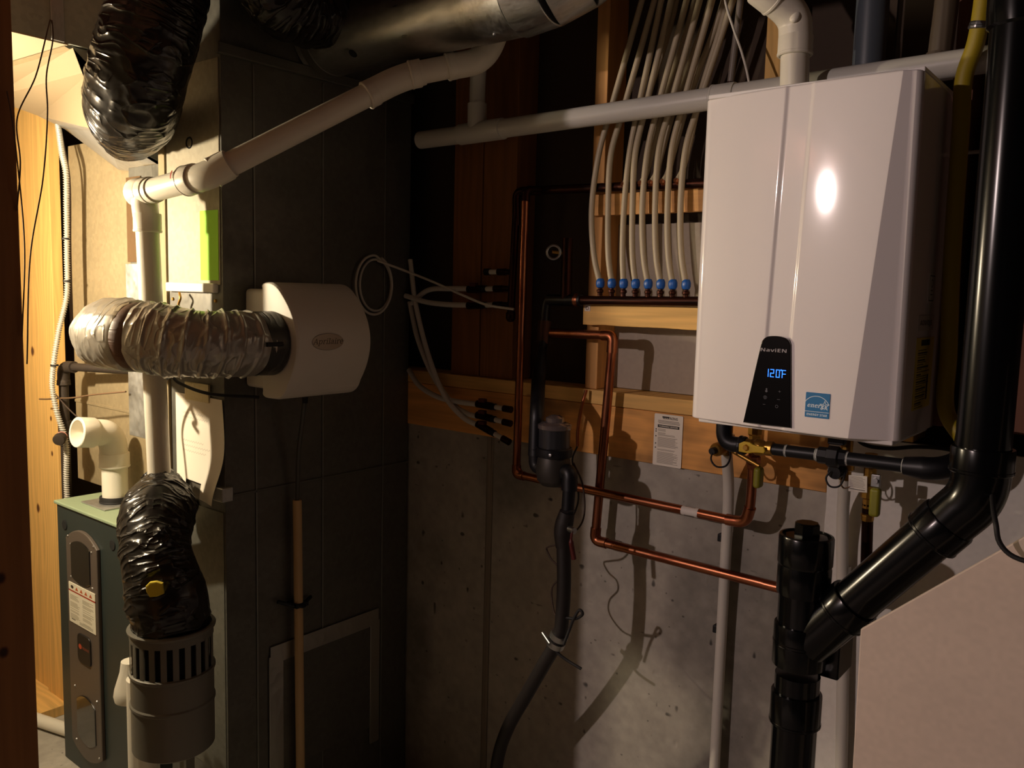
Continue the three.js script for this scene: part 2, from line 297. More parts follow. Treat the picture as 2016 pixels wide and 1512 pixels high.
// ================================================================ FURNACE AND DUCTS
{
  const f = thing('furnace', 'dark grey gas furnace with green-grey top, taupe front strip and warning sheet', 'furnace', [-1.915, FL, 0.4]);
  part(f, 'cabinet', box(-2.18, -1.65, FL, 0.828, 0.05, 0.755, 0.004), M.furnace);
  part(f, 'top_panel', box(-2.187, -1.643, 0.826, 0.838, 0.045, 0.763, 0.004), M.furnaceTop);
  const out = (x0, x1, y0, y1, arch) => { const s = new THREE.Shape(); s.moveTo(x0, y0 + arch); s.quadraticCurveTo((x0 + x1) / 2, y0 - arch * 0.6, x1, y0 + arch); s.lineTo(x1, y1 - arch); s.quadraticCurveTo((x0 + x1) / 2, y1 + arch * 0.6, x0, y1 - arch); s.closePath(); return s; };
  part(f, 'front_strip', plate(out(-2.085, -1.868, -0.05, 0.775, 0.05), 0.755, 0.768, 0.003), M.furnacePanel);
  part(f, 'sight_window', plate(out(-2.045, -1.912, 0.578, 0.735, 0.022), 0.766, 0.7715, 0.002), M.furnaceGlass);
  part(f, 'sight_window', plate(out(-2.035, -1.905, 0.01, 0.195, 0.03), 0.766, 0.7715, 0.002), M.furnaceGlass);
  const sheet = canvasTex(256, 340, (g, w, h) => {
    g.fillStyle = '#d9d2bd'; g.fillRect(0, 0, w, h); g.fillStyle = '#9c2f16'; g.fillRect(0, 62, w, 12);
    for (let i = 0; i < 5; i++) { g.fillStyle = i ? '#b4552c' : '#3a2a20'; g.beginPath(); if (i) { g.moveTo(35 + i * 45, 18); g.lineTo(20 + i * 45, 50); g.lineTo(50 + i * 45, 50); } else g.arc(35, 34, 14, 0, 7); g.fill(); }
    g.fillStyle = '#8c8368'; for (let y = 92; y < 300; y += 9) for (const x of [12, 134]) { const k = hash3(x, y, 3); if (k > 0.15) g.fillRect(x, y, 60 + 48 * hash3(x, y, 9), 4); }
    g.fillStyle = '#57503f'; g.fillRect(20, 306, 40, 8); for (let y = 306; y < 330; y += 8) g.fillRect(100, y, 130, 3);
  });
  part(f, 'warning_sheet', plate([[-2.07, 0.435], [-1.88, 0.435], [-1.88, 0.575], [-2.07, 0.575]], 0.767, 0.7705, 0.0003), S({ map: sheet, roughness: 0.6 }), 'cream warning sheet with red band');
  const badge = canvasTex(128, 170, (g, w, h) => { g.fillStyle = '#191513'; g.fillRect(0, 0, w, h); g.fillStyle = '#b5472a'; g.beginPath(); g.arc(30, 75, 15, 0, 7); g.fill(); g.font = 'bold 22px sans-serif'; g.fillStyle = '#8a3a26'; g.fillText('TRANE', 48, 84); });
  part(f, 'badge', plate(rr(-2.012, 0.31, 0.09, 0.098, 0.02), 0.767, 0.773, 0.002), S({ map: badge, roughness: 0.5 }), 'dark badge with orange dot');
  for (const [x, y] of [[-2.07, 0.735], [-2.05, 0.71], [-1.9, 0.712], [-1.885, 0.735], [-2.055, 0.595], [-1.9, 0.59], [-2.05, 0.205], [-1.89, 0.2], [-2.05, 0.01], [-1.885, 0.0]])
    part(f, 'screw', turned([[0.0001, 0.004], [0.003, 0.003], [0.0042, 0]], [x, y, 0.768], [0, 0, 1], 10), M.steel);
  for (const x of [-2.12, -1.78]) part(f, 'finger_hole', turned([[0.0001, 0.003], [0.016, 0.003], [0.018, 0.0015], [0.018, 0]], [x, 0.76, 0.755], [0, 0, 1], 20), M.dark);
}
{ // flue stub on the furnace top
  const g = thing('flue_stub', 'short cream elbow pipe standing open on top of the furnace', 'pipe', [-2.0, 0.838, 0.635]);
  part(g, 'base_flange', box(-2.085, -1.915, 0.838, 0.843, 0.562, 0.715, 0.002), M.galv);
  part(g, 'rubber_boot', collar([-2.0, 0.842, 0.635], [0, 1, 0], 0.052, 0.022), M.rubber);
  part(g, 'riser', tube([[-2.0, 0.85, 0.635], [-2.0, 1.0, 0.635]], 0.042, 0.02, 28), M.pvc);
  part(g, 'elbow', sweep(path([[-2.0, 0.97, 0.635], [-2.0, 1.085, 0.64], [-1.994, 1.097, 0.72]], 0.09, 12), 0.045, 28), M.pvc);
  part(g, 'hub', collar([-2.0, 0.965, 0.635], [0, 1, 0], 0.05, 0.05), M.pvc);
  part(g, 'hub', turned([[0.040, -0.03], [0.049, -0.03], [0.051, -0.026], [0.051, 0.026], [0.049, 0.028], [0.041, 0.028], [0.039, -0.02], [0.0001, -0.024]], [-1.993, 1.098, 0.735], [0.06, 0.14, 1]), M.pvc);
}
{ // coil case and supply plenum above the furnace
  const c = thing('coil_cabinet', 'tall beige sheet metal coil case standing on the furnace', 'duct', [-2.0, 0.838, 0.28]);
  part(c, 'casing', ubox(-2.462, -1.66, 0.839, 2.1, 0.06, 0.555, 0.003), M.tanSheet);
  part(c, 'flange', ubox(-2.462, -1.66, 1.14, 1.15, 0.545, 0.558, 0.001), M.tanSheet);
  const t = thing('duct_transition', 'tan sheet metal hood flaring between the beige coil case and overhead trunk', 'duct', [-2.0, 2.1, 0.6]);
  const A = [-1.63, 2.244, 0.902], B = [-1.63, 2.197, 0.846], C = [-1.63, 2.03, 0.82], D = [-1.63, 1.932, 0.6], E = [-2.45, 2.19, 0.66], F = [-2.5, 2.232, 0.80], G = [-2.5, 2.244, 0.95], H = [-2.06, 1.985, 0.565], I = [-2.46, 2.16, 0.565], K = [-1.63, 1.93, 0.56], top = 2.247;
  part(t, 'front_sheet', quadMesh([[A, G, F, B], [B, F, E, C]]), S({ color: 0x9c8a6e, metalness: 0.1, roughness: 0.7, side: THREE.DoubleSide }));
  part(t, 'under_sheet', quadMesh([[C, E, I, H], [C, H, K, D]]), S({ map: TGalv, metalness: 0.85, roughness: 0.5, side: THREE.DoubleSide }), 'bare spangled metal underside');
  part(t, 'side_sheet', quadMesh([[A, B, C, D, K, [-1.63, top, 0.56], [-1.63, top, 0.902]]]), S({ map: TGalv, color: 0xdfe4d8, metalness: 0.1, roughness: 0.6, side: THREE.DoubleSide }));
  part(t, 'joint_strip', quadMesh([[[-1.63, 2.244, 0.925], [-2.5, 2.243, 0.972], [-2.5, 2.238, 0.955], [-1.63, 2.238, 0.908]]]), S({ map: TGalv, color: 0xc4b08a, metalness: 0.3, roughness: 0.6, side: THREE.DoubleSide }));
  const k = thing('supply_duct', 'rectangular metal supply trunk hanging at the ceiling above the furnace', 'duct', [-2.05, 2.25, 1.1]);
  part(k, 'casing', ubox(-2.5, -1.62, 2.25, CE - 0.01, 0.1, 1.39, 0.002), M.galvPale);
  part(k, 'bottom_sheet', ubox(-2.5, -1.62, 2.246, 2.2505, 0.92, 1.39), S({ color: 0xb0a084, metalness: 0.1, roughness: 0.7 }));
  part(k, 'drive_cleat', box(-1.622, -1.612, 2.25, CE - 0.01, 0.93, 0.965, 0.002), M.galv);
}
{ // filler strip between coil case and return duct, with foil tape
  const g = thing('filter_rack', 'narrow grey metal strip behind the white vertical pipe, patched with tape', 'duct', [-1.72, 0.838, 0.6]);
  part(g, 'casing', ubox(-1.655, -1.525, 1.12, 1.96, 0.10, 0.665, 0.002), M.galvDull);
  part(g, 'side_flange', ubox(-1.80, -1.655, 1.12, 1.96, 0.64, 0.665, 0.002), M.galvDull);
  part(g, 'cover_plate', ubox(-1.815, -1.7, 1.105, 1.40, 0.664, 0.674, 0.002), M.galv);
  part(g, 'cover_plate', ubox(-1.815, -1.7, 1.44, 1.66, 0.664, 0.674, 0.002), M.galv);
  part(g, 'tape_strip', ubox(-1.81, -1.72, 1.665, 1.93, 0.664, 0.669, 0.001), P({ color: 0x5b4630, roughness: 0.3, bumpMap: TCrump, bumpScale: 0.004 }), 'brown shiny tape');
}
// ---- return air drop (the big dark duct) 
{
  const g = thing('return_duct', 'big dark sheet metal duct standing between furnace and back wall, floor to ceiling', 'duct', [-1.35, FL, 0.36]);
  part(g, 'casing', ubox(-1.51, -1.2, FL, CE, 0.012, 0.716, 0.0015), M.galvDull);
  // front sheets with a folded edge
  part(g, 'front_panel', ubox(-1.475, -1.208, 1.6, 2.2, 0.714, 0.719, 0.0015), S({ map: TGalv, color: 0xd0c6b0, metalness: 0.35, roughness: 0.6 }));
  part(g, 'front_panel', ubox(-1.475, -1.208, 0.18, 0.965, 0.714, 0.718, 0.0015), S({ map: TGalv, color: 0xb4b4ac, metalness: 0.85, roughness: 0.6 }));
  part(g, 'edge_flange', box(-1.512, -1.478, 0.2, 2.2, 0.714, 0.724, 0.002), M.tanSheet);
  part(g, 'ledge_strip', box(-1.47, -1.222, 1.578, 1.604, 0.714, 0.732, 0.004), M.whiteSheet, 'pale ledge strip');
  for (const z of [0.617, 0.378, 0.128]) part(g, 'seam_rib', box(-1.2, -1.196, FL, 2.2, z - 0.0025, z + 0.0025, 0.001), M.seam);
  part(g, 'top_flange', box(-1.2, -1.186, 2.205, 2.235, 0.012, 0.73, 0.003), M.galvDull);
  part(g, 'joint_rib', box(-1.2, -1.196, 1.008, 1.016, 0.012, 0.716, 0.001), M.galvDull);
  part(g, 'corner_clip', box(-1.235, -1.185, 1.0, 1.04, 0.7, 0.735, 0.003), M.galv);
  for (const y of [1.99, 0.963]) part(g, 'plug_hole', turned([[0.0001, -0.001], [0.010, -0.001], [0.0125, 0.002], [0.0155, 0.003], [0.017, 0]], [-1.352, y, 0.7185], [0, 0, 1], 24), M.dark, 'round black plug');
  for (const x of [-1.455, -1.235]) part(g, 'screw', turned([[0.0001, 0.005], [0.004, 0.004], [0.0055, 0]], [x, 1.556, 0.716], [0, 0, 1], 10), M.brass);
  part(g, 'access_panel', ubox(-1.2, -1.194, 0.12, 0.5, 0.165, 0.55, 0.001), M.galvDull);
  part(g, 'tape_strip', ubox(-1.197, -1.1925, 0.475, 0.53, 0.145, 0.575, 0.0008), M.foilTape, 'foil tape along the panel top');
  part(g, 'tape_strip', ubox(-1.197, -1.1922, 0.02, 0.5, 0.53, 0.58, 0.0008), M.foilTape, 'foil tape down the panel side');
  part(g, 'tape_strip', ubox(-1.197, -1.1922, 0.06, 0.49, 0.14, 0.18, 0.0008), M.foilTape);
  part(g, 'lime_label', box(-1.303, -1.214, 1.612, 1.802, 0.718, 0.7202, 0.0004), M.lime, 'bright lime green label');
  part(g, 'hook', line([[-1.385, 1.575, 0.737], [-1.372, 1.56, 0.742], [-1.382, 1.54, 0.742], [-1.376, 1.52, 0.738], [-1.381, 1.5, 0.736]], 0.0035, 24), M.brass);
}
{ // sheet of paper taped to the duct
  const n = 14, m = 20, pos = [], uv = [], idx = [];
  for (let j = 0; j <= m; j++) for (let i = 0; i <= n; i++) { const u = i / n, v = j / m; let x = lerp(-1.442, -1.203 + 0.012 * Math.sin(v * 5), u), y = lerp(1.285, 1.0 - 0.012 * u, v); const z = 0.722 + 0.010 * Math.sin(v * 7 + 1) * u * v + 0.02 * v * v * u + 0.004 * Math.sin(u * 6) * v; pos.push(x, y, z); uv.push(u, 1 - v); }
  for (let j = 0; j < m; j++) for (let i = 0; i < n; i++) { if (j >= m - 3 && i > 3 && i < 9) continue; const a = j * (n + 1) + i, b = a + n + 1; idx.push(a, b, a + 1, a + 1, b, b + 1); }
  const pg = new THREE.BufferGeometry(); pg.setAttribute('position', new THREE.Float32BufferAttribute(pos, 3)); pg.setAttribute('uv', new THREE.Float32BufferAttribute(uv, 2)); pg.setIndex(idx); pg.computeVertexNormals();
  const t = canvasTex(256, 320, (g, w, h) => { g.fillStyle = '#efe6d6'; g.fillRect(0, 0, w, h); g.strokeStyle = 'rgba(120,110,100,.45)'; g.lineWidth = 1.2; for (const y of [60, 74, 150, 166, 182]) { g.beginPath(); for (let x = 40; x < 150 + 40 * hash3(y, 1, 1); x += 4) g.lineTo(x, y + 3 * Math.sin(x * 0.5 + y)); g.stroke(); } });
  const g = thing('paper_sheet', 'cream sheet of paper taped to the front of the big dark duct', 'paper', [-1.32, 1.0, 0.72]);
  part(g, 'sheet', pg, P({ map: t, roughness: 0.85, side: THREE.DoubleSide }));
  part(g, 'masking_tape', box(-1.385, -1.262, 1.27, 1.322, 0.7195, 0.7265, 0.0015), M.tapeClear, 'wrinkled masking tape');
  part(g, 'masking_tape', box(-1.40, -1.28, 0.985, 1.035, 0.7195, 0.723, 0.001), M.tapeGrey);
}

// ---- humidifier on the duct's side
{
  const g = thing('humidifier', 'white plastic humidifier with bulging cover and oval badge on the dark duct', 'humidifier', [-1.2, 1.305, 0.53]);
  part(g, 'housing', box(-1.2, -1.05, 1.318, 1.592, 0.415, 0.65, 0.012), M.whitePlastic);
  const s = new THREE.Shape(); s.moveTo(-1.1, 1.312); s.quadraticCurveTo(-1.105, 1.303, -1.085, 1.302); s.lineTo(-1.045, 1.303); s.quadraticCurveTo(-1.008, 1.306, -0.997, 1.34); s.quadraticCurveTo(-0.905, 1.47, -1.02, 1.578); s.quadraticCurveTo(-1.045, 1.604, -1.075, 1.605); s.quadraticCurveTo(-1.108, 1.606, -1.1, 1.596); s.closePath();
  const e = new THREE.ExtrudeGeometry(s, { depth: 0.236, bevelEnabled: true, bevelSize: 0.006, bevelThickness: 0.010, bevelSegments: 4, curveSegments: 30 }); e.translate(0, 0, 0.414);
  part(g, 'cover', toCreasedNormals(e, 0.5), M.whitePlastic);
  const bt = canvasTex(256, 128, (c, w, h) => { c.fillStyle = '#9a928a'; c.fillRect(0, 0, w, h); c.font = 'italic 56px serif'; c.fillStyle = '#2c2622'; c.textAlign = 'center'; c.fillText('Aprilaire', w / 2, 80); });
  const bs = new THREE.Shape(); bs.absellipse(0, 0, 0.052, 0.0215, 0, Math.PI * 2);
  const bg = plate(bs, 0, 0.006, 0.0015); bg.rotateY(Math.PI / 2); bg.rotateZ(0.02); bg.translate(-0.9545, 1.455, 0.56);
  part(g, 'badge', bg, P({ map: bt, roughness: 0.35, metalness: 0.5 }), 'silver oval badge');
  part(g, 'drain_spout', turned([[0.0001, 0], [0.012, 0], [0.012, 0.02], [0.008, 0.025], [0.008, 0.04]], [-1.1, 1.31, 0.52], [0, -1, 0], 16), M.rubber);
}
solo('drain_tube', 'thin clear tube dropping from the humidifier into the tan pipe', 'tube', line([[-1.1, 1.30, 0.52], [-1.115, 1.24, 0.515], [-1.15, 1.12, 0.505], [-1.165, 1.02, 0.497], [-1.168, 0.94, 0.497]], 0.0065, 40, 10), P({ color: 0x4a4944, roughness: 0.35 }));
{
  const g = thing('drain_pipe', 'tan plastic drain pipe running down the side of the dark duct', 'pipe', [-1.168, FL, 0.49]);
  part(g, 'pipe', turned([[0.0075, 1.06], [0.0125, 1.06], [0.0135, 1.055], [0.0135, 0.0], [0.0001, 0]], [-1.168, FL + 0.02, 0.484], [0.0, 1, 0.012], 20), M.pvcTan);
  part(g, 'pipe_strap', box(-1.2, -1.152, 0.64, 0.654, 0.466, 0.512, 0.003), M.iron);
  part(g, 'strap_tail', line([[-1.19, 0.648, 0.43], [-1.178, 0.642, 0.46], [-1.15, 0.645, 0.49], [-1.176, 0.652, 0.52], [-1.185, 0.668, 0.555]], 0.006, 30, 8), M.iron);
}

// ---- flexible ducts
const crease = (amp, f, k) => (th, len) => { // sharp folds in two slanting families, and slow bulges
  const a = th + len * 5, b = th - len * 7, c = Math.cos(th), q = Math.sin(th), w = noise3(c * 1.5, q * 1.5 + 4, len * 11) - 0.5;
  const m = sst(0.3, 0.7, noise3(c * 1.4 + 7, q * 1.4, len * 7)), n = sst(0.35, 0.65, noise3(c * 1.8, q * 1.8 + 9, len * 9));
  return amp * 0.75 * m * Math.pow(ridge(Math.cos(a) * 1.3 + w * 2, Math.sin(a) * 1.3, len * f + w * 1.6), k) + amp * 0.6 * n * Math.pow(ridge(Math.cos(b) * 1.9 + 5, Math.sin(b) * 1.9, len * f * 1.5 + w), k) + amp * 0.9 * (noise3(c * 1.2 + 3, q * 1.2, len * 6) - 0.6);
};
{
  const g = thing('bypass_duct', 'wrinkled silver grey flexible duct running across to the white humidifier', 'duct', [-1.4, 1.45, 0.95]);
  const pl = smooth([[-1.06, 1.448, 0.664], [-1.06, 1.45, 0.76], [-1.10, 1.455, 0.875], [-1.19, 1.464, 0.95], [-1.29, 1.468, 0.965], [-1.385, 1.462, 0.94], [-1.455, 1.45, 0.875], [-1.505, 1.44, 0.79], [-1.53, 1.44, 0.675]], 300);
  const c1 = crease(0.008, 40, 3), c2 = crease(0.005, 26, 4);
  part(g, 'sleeve', sweep(pl, (t, th, len) => 0.083 + (0.005 * Math.pow(Math.abs(Math.cos(len / 0.036 * Math.PI + th * 0.5)), 26) + c1(th, len)) * sst(0.42, 0.30, t) * sst(0.03, 0.1, t) + c2(th, len) * sst(0.28, 0.42, t) + 0.007 * sst(0.2, 0.5, t) - 0.009 * Math.exp(-(((t - 0.405) / 0.012) ** 2)), 120), M.flexSilver);
  part(g, 'tie_band', sweep(pl.slice(117, 128), (t) => 0.0855 + 0.003 * Math.sin(Math.PI * t), 48), P({ color: 0x5a3a28, roughness: 0.5, bumpMap: TCrump, bumpScale: 0.003 }), 'brown band around the bend');
  part(g, 'shaded_tape_wrap', sweep(pl.slice(0, 22), (t) => 0.0862 - 0.002 * t, 64), P({ color: 0x3a3834, roughness: 0.38, metalness: 0.3, bumpMap: TWrinkle, bumpScale: 0.004 }), 'dark tape wrapped end with shadow put into its colour');  // wrap tone darkened to carry the shadow over this duct end
  part(g, 'draw_strap', sweep(path([[-0.972, 1.452, 0.69], [-0.969, 1.452, 0.74]], 0.01), 0.006, 8), M.rubber);
}
{
  const g = thing('supply_flex', 'fat shiny black plastic wrapped flexible duct sagging from the ceiling', 'duct', [-1.3, 1.9, 0.9]);
  const pl = smooth([[-1.10, 2.55, 0.85], [-1.155, 2.42, 0.865], [-1.195, 2.30, 0.885], [-1.217, 2.174, 0.915], [-1.262, 2.085, 0.917], [-1.345, 2.045, 0.885], [-1.455, 2.03, 0.83], [-1.60, 2.03, 0.77]], 280);
  const c = crease(0.0065, 36, 4);
  part(g, 'plastic_sleeve', sweep(pl, (t, th, len) => lerp(0.108, 0.116, sst(0.2, 0.5, t)) * lerp(1, 0.66, sst(0.6, 1, t)) + c(th, len), 130), M.bag);
}
{
  const g = thing('air_intake_flex', 'crumpled black bag sleeved duct drooping into the slotted can', 'duct', [-1.12, 0.7, 0.93]);
  const pl = smooth([[-1.40, 1.03, 0.79], [-1.33, 1.02, 0.83], [-1.235, 0.975, 0.90], [-1.175, 0.91, 0.935], [-1.135, 0.84, 0.94], [-1.115, 0.78, 0.935], [-1.113, 0.735, 0.93], [-1.113, 0.70, 0.93]], 220);
  const c = crease(0.009, 32, 4);
  part(g, 'plastic_sleeve', sweep(pl, (t, th, len) => lerp(0.048, 0.094, sst(0, 0.4, t)) * (1 + 0.07 * Math.sin(t * 9)) * lerp(1, 0.9, sst(0.8, 1, t)) + c(th, len) * (1 - 0.8 * sst(0.9, 1, t)), 110), M.bag);
  const tp = []; for (let i = 0; i < 9; i++) { const a = i / 9 * 6.283; tp.push([Math.cos(a) * 0.019 * (0.75 + 0.4 * hash3(i, 2, 3)), Math.sin(a) * 0.016 * (0.75 + 0.4 * hash3(i, 5, 3))]); }
  const tg = plate(tp, 0, 0.014, 0.004); tg.rotateY(0.75); tg.translate(-1.045, 0.865, 1.006);
  part(g, 'torn_patch', tg, M.insul, 'yellow insulation showing through a tear');
}
{ // slotted air can
  const g = thing('air_can', 'grey metal air can with a ring of slots near its rim', 'can', [-1.12, 0.4, 0.93]);
  const cx = -1.113, cz = 0.93, r = 0.101, n = 22;
  part(g, 'body', turned([[0.0001, 0.385], [r - 0.006, 0.385], [r, 0.39], [r, 0.505], [r + 0.003, 0.508], [r + 0.003, 0.514], [r, 0.518], [r, 0.588], [r + 0.004, 0.592], [r + 0.004, 0.598], [r, 0.6], [r - 0.004, 0.6], [r - 0.004, 0.4], [0.0001, 0.395]], [cx, 0.022, cz], [0, 1, 0], 64), M.canGrey);
  part(g, 'rim', turned([[r - 0.004, 0.684], [r, 0.682], [r, 0.7], [r + 0.005, 0.703], [r + 0.006, 0.708], [r + 0.003, 0.712], [r - 0.004, 0.712], [r - 0.004, 0.684]], [cx, 0.022, cz], [0, 1, 0], 64), M.canGrey);
  for (let i = 0; i < n; i++) { const a = i / n * Math.PI * 2, w = 0.0145 / 2 / r; const gm = []; const G = new THREE.CylinderGeometry(r, r, 0.09, 4, 1, true, a - w, 2 * w); const I = new THREE.CylinderGeometry(r - 0.004, r - 0.004, 0.09, 4, 1, true, a - w, 2 * w); const m1 = mergeGeometries([G, I]); m1.translate(cx, 0.663, cz); part(g, 'slot_bar', m1, M.canGrey2 || (M.canGrey2 = P({ color: 0x77746a, roughness: 0.5, metalness: 0.3, side: THREE.DoubleSide }))); }
  part(g, 'inner_liner', turned([[0.088, 0.4], [0.088, 0.68]], [cx, 0.022, cz], [0, 1, 0], 40), S({ color: 0x131110, roughness: 0.9, side: THREE.DoubleSide }));
}
{
  const g = thing('floor_pipe', 'pale plastic pipe standing beneath the slotted can', 'pipe', [-1.3, FL, 0.9]);
  part(g, 'pipe', turned([[0.0001, 0], [0.042, 0], [0.042, 0.60], [0.0001, 0.6]], [-1.368, FL, 0.88], [0, 1, 0], 28), M.pvc);
  part(g, 'cap', turned([[0.0001, 0.08], [0.026, 0.08], [0.03, 0.05], [0.045, 0.0], [0.048, -0.02], [0.045, -0.035], [0.0001, -0.035]], [-1.432, 0.44, 0.88], [0, 1, 0], 28), M.pvc);
}
solo('support_leg', 'slim grey metal leg behind the slotted can beside the pale pipe', 'post', box(-1.27, -1.235, FL, 0.45, 0.80, 0.828, 0.003), M.canGrey);

// ---- cream vent pipe of the furnace
{
  const g = thing('vent_pipe', 'cream plastic vent pipe rising beside the paper, then slanting up across the duct', 'pipe', [-1.34, 0.838, 0.85]);
  const r = 0.0302;
  part(g, 'riser', sweep(path([[-1.33, 0.98, 0.835], [-1.345, 1.78, 0.85]], 0.02), r, 28), M.pvc);
  part(g, 'lower_bend', sweep(path([[-1.33, 0.99, 0.835], [-1.345, 0.92, 0.8], [-1.5, 0.87, 0.80], [-1.66, 0.86, 0.7]], 0.06), r, 24), M.pvc);
  part(g, 'hub', collar([-1.344, 1.735, 0.849], [0, 1, 0], 0.037, 0.05), M.pvc);
  part(g, 'elbow', sweep(path([[-1.345, 1.76, 0.85], [-1.362, 1.838, 0.85], [-1.30, 1.845, 0.85]], 0.06, 12), 0.0335, 28), M.pvc);
  part(g, 'elbow_cap', turned([[0.0001, 0.052], [0.03, 0.052], [0.038, 0.044], [0.039, 0], [0.03, -0.02]], [-1.352, 1.842, 0.85], [-1, 0, 0], 28), M.pvc);
  part(g, 'hub', collar([-1.355, 1.842, 0.85], [1, 0.05, 0], 0.038, 0.035), M.pvc);
  part(g, 'arm', tube([[-1.33, 1.843, 0.85], [-1.12, 1.862, 0.845]], 0.0305, 0.02, 28), M.pvc);
  part(g, 'hub', collar([-1.155, 1.859, 0.846], [1, 0.09, -0.02], 0.039, 0.045), M.pvc);
  part(g, 'elbow', sweep(path([[-1.13, 1.861, 0.845], [-1.075, 1.868, 0.835], [-1.03, 1.9, 0.80]], 0.06, 12), 0.035, 28), M.pvc);
  const q = [-0.845, 2.132, 0.455], p0 = [-1.045, 1.893, 0.803]; 
  part(g, 'hub', collar([-1.07, 1.876, 0.826], [0.2, 0.239, -0.348], 0.0385, 0.045), M.pvc);
  part(g, 'slanting_pipe', tube([p0, q], r, 0.02, 28), M.pvc);
  part(g, 'coupling', sweep(path([[-0.862, 2.112, 0.485], [-0.83, 2.15, 0.43], [-0.785, 2.175, 0.38]], 0.04, 10), 0.0345, 28), M.pvc);
  part(g, 'hub', collar([-0.872, 2.1, 0.5], [0.2, 0.239, -0.348], 0.037, 0.03), M.pvc);
  part(g, 'hub', collar([-0.806, 2.163, 0.407], [0.085, 0.033, -0.095], 0.037, 0.028), M.pvc);
  part(g, 'hub', collar([-0.742, 2.19, 0.334], [0.085, 0.033, -0.095], 0.036, 0.026), M.pvc);
  part(g, 'pipe', tube([[-0.80, 2.167, 0.40], [-0.715, 2.20, 0.305]], r, 0.02, 28), M.pvc);
  part(g, 'elbow', sweep(path([[-0.735, 2.192, 0.327], [-0.675, 2.215, 0.255], [-0.665, 2.33, 0.205]], 0.06, 14), 0.0335, 28), M.pvc);
  part(g, 'top_pipe', tube([[-0.6655, 2.31, 0.213], [-0.655, CE + 0.1, 0.15]], r, 0.02, 24), M.pvc);
  for (const [x, y] of [[-1.36, 1.825], [-1.163, 1.845]]) part(g, 'print_mark', new THREE.CylinderGeometry(0.0392, 0.0392, 0.006, 8, 1, true, 0.3, 0.55).rotateZ(Math.PI / 2).rotateX(0.35).translate(x + 0.006, y + 0.017, 0.848), S({ color: 0x9c2a12, roughness: 0.6, side: THREE.DoubleSide }), 'red printed mark');
}
// ---- round galvanised duct overhead
{
  const g = thing('round_duct', 'shiny round metal duct overhead, running from the dark duct to the right', 'duct', [-0.8, 2.325, 0.372]);
  const r = 0.105, CY = 2.325, CZ = 0.372;
  const T = (x0, x1, rad) => turned([[rad - 0.004, 0], [rad, 0.001], [rad, x1 - x0 - 0.001], [rad - 0.004, x1 - x0]], [x0, CY, CZ], [1, 0, 0], 64);
  part(g, 'pipe_section', T(-1.2, -0.60, r), M.galvShiny);
  part(g, 'pipe_section', T(-0.602, -0.46, r + 0.002), M.galvShiny);
  let p = V(-0.46, CY, CZ); for (let i = 0; i < 4; i++) { const a = (i + 0.6) * 0.36, d = V(Math.cos(a), Math.sin(a) * 0.75, -Math.sin(a) * 0.6).normalize(); const q = p.clone().addScaledVector(d, 0.075); part(g, 'elbow_gore', sweep([p.clone().addScaledVector(d, -0.02), p.clone().addScaledVector(d, -0.018), q.clone().addScaledVector(d, -0.002), q], (t) => r + 0.004 - (t < 0.01 || t > 0.99 ? 0.004 : 0) - 0.001 * i, 48), M.galvShiny); p = q; }
  part(g, 'start_collar', turned([[r, 0], [r + 0.014, 0.002], [r + 0.014, 0.006], [r + 0.003, 0.01], [r + 0.003, 0.04], [r, 0.042]], [-1.2, CY, CZ], [1, 0, 0], 64), M.galvDull);
  part(g, 'knockout', turned([[0.0001, 0.002], [0.011, 0.002], [0.013, 0]], [-1.0, 2.325 - 0.105 * 0.8, 0.372 + 0.105 * 0.6], [0, -0.8, 0.6], 16), M.dark);
  part(g, 'screw', turned([[0.0001, 0.006], [0.003, 0.005], [0.004, 0]], [-0.52, 2.3255 - 0.107 * 0.96, 0.372 + 0.107 * 0.28], [0, -0.96, 0.28], 10), M.steel);
}
const ceilFold = crease(0.01, 34, 3);
solo('ceiling_flex', 'dark bundle of black flexible duct above the big dark duct', 'duct', sweep(smooth([[-1.06, 2.62, 0.70], [-1.075, 2.46, 0.68], [-1.08, 2.36, 0.62], [-1.075, 2.345, 0.52], [-1.07, 2.42, 0.42]], 160), (t, th, l) => 0.095 + ceilFold(th, l), 48), M.bag);

// ---- left: gas pipe, armoured cable, wires
{
  const g = thing('gas_pipe', 'dark iron gas pipe with tee fitting beside the bright yellow stud', 'pipe', [-2.33, 0.7, 0.65]);
  part(g, 'level_pipe', tube([[-1.9, 1.305, 0.6], [-2.27, 1.293, 0.65]], 0.0145, 0.02), M.ironBrown);
  part(g, 'elbow', sweep(path([[-2.255, 1.293, 0.648], [-2.325, 1.29, 0.655], [-2.327, 1.235, 0.655]], 0.045, 12), 0.021, 20), M.ironBrown);
  part(g, 'drop_pipe', tube([[-2.327, 1.27, 0.655], [-2.343, 0.3, 0.65]], 0.0165, 0.02), M.ironBrown);
  part(g, 'collar', collar([-2.327, 1.222, 0.655], [0, 1, 0], 0.0235, 0.02), M.ironBrown);
  part(g, 'tee', tube([[-2.335, 1.0, 0.652], [-2.332, 1.09, 0.653]], 0.0225, 0.02, 20), M.ironBrown);
  part(g, 'tee_branch', tube([[-2.333, 1.045, 0.653], [-2.27, 1.035, 0.70]], 0.0175, 0.02, 18), M.ironBrown);
  part(g, 'branch_cap', turned([[0.0001, 0.024], [0.018, 0.022], [0.0215, 0.015], [0.0215, 0]], [-2.277, 1.036, 0.695], [0.8, -0.12, 0.58], 18), M.ironBrown);
  part(g, 'dope_ring', turned([[0.0165, 0], [0.0195, 0.002], [0.0165, 0.006]], [-2.297, 1.0395, 0.68], [0.8, -0.12, 0.58], 18), S({ color: 0xb0786a, roughness: 0.7 }));
}
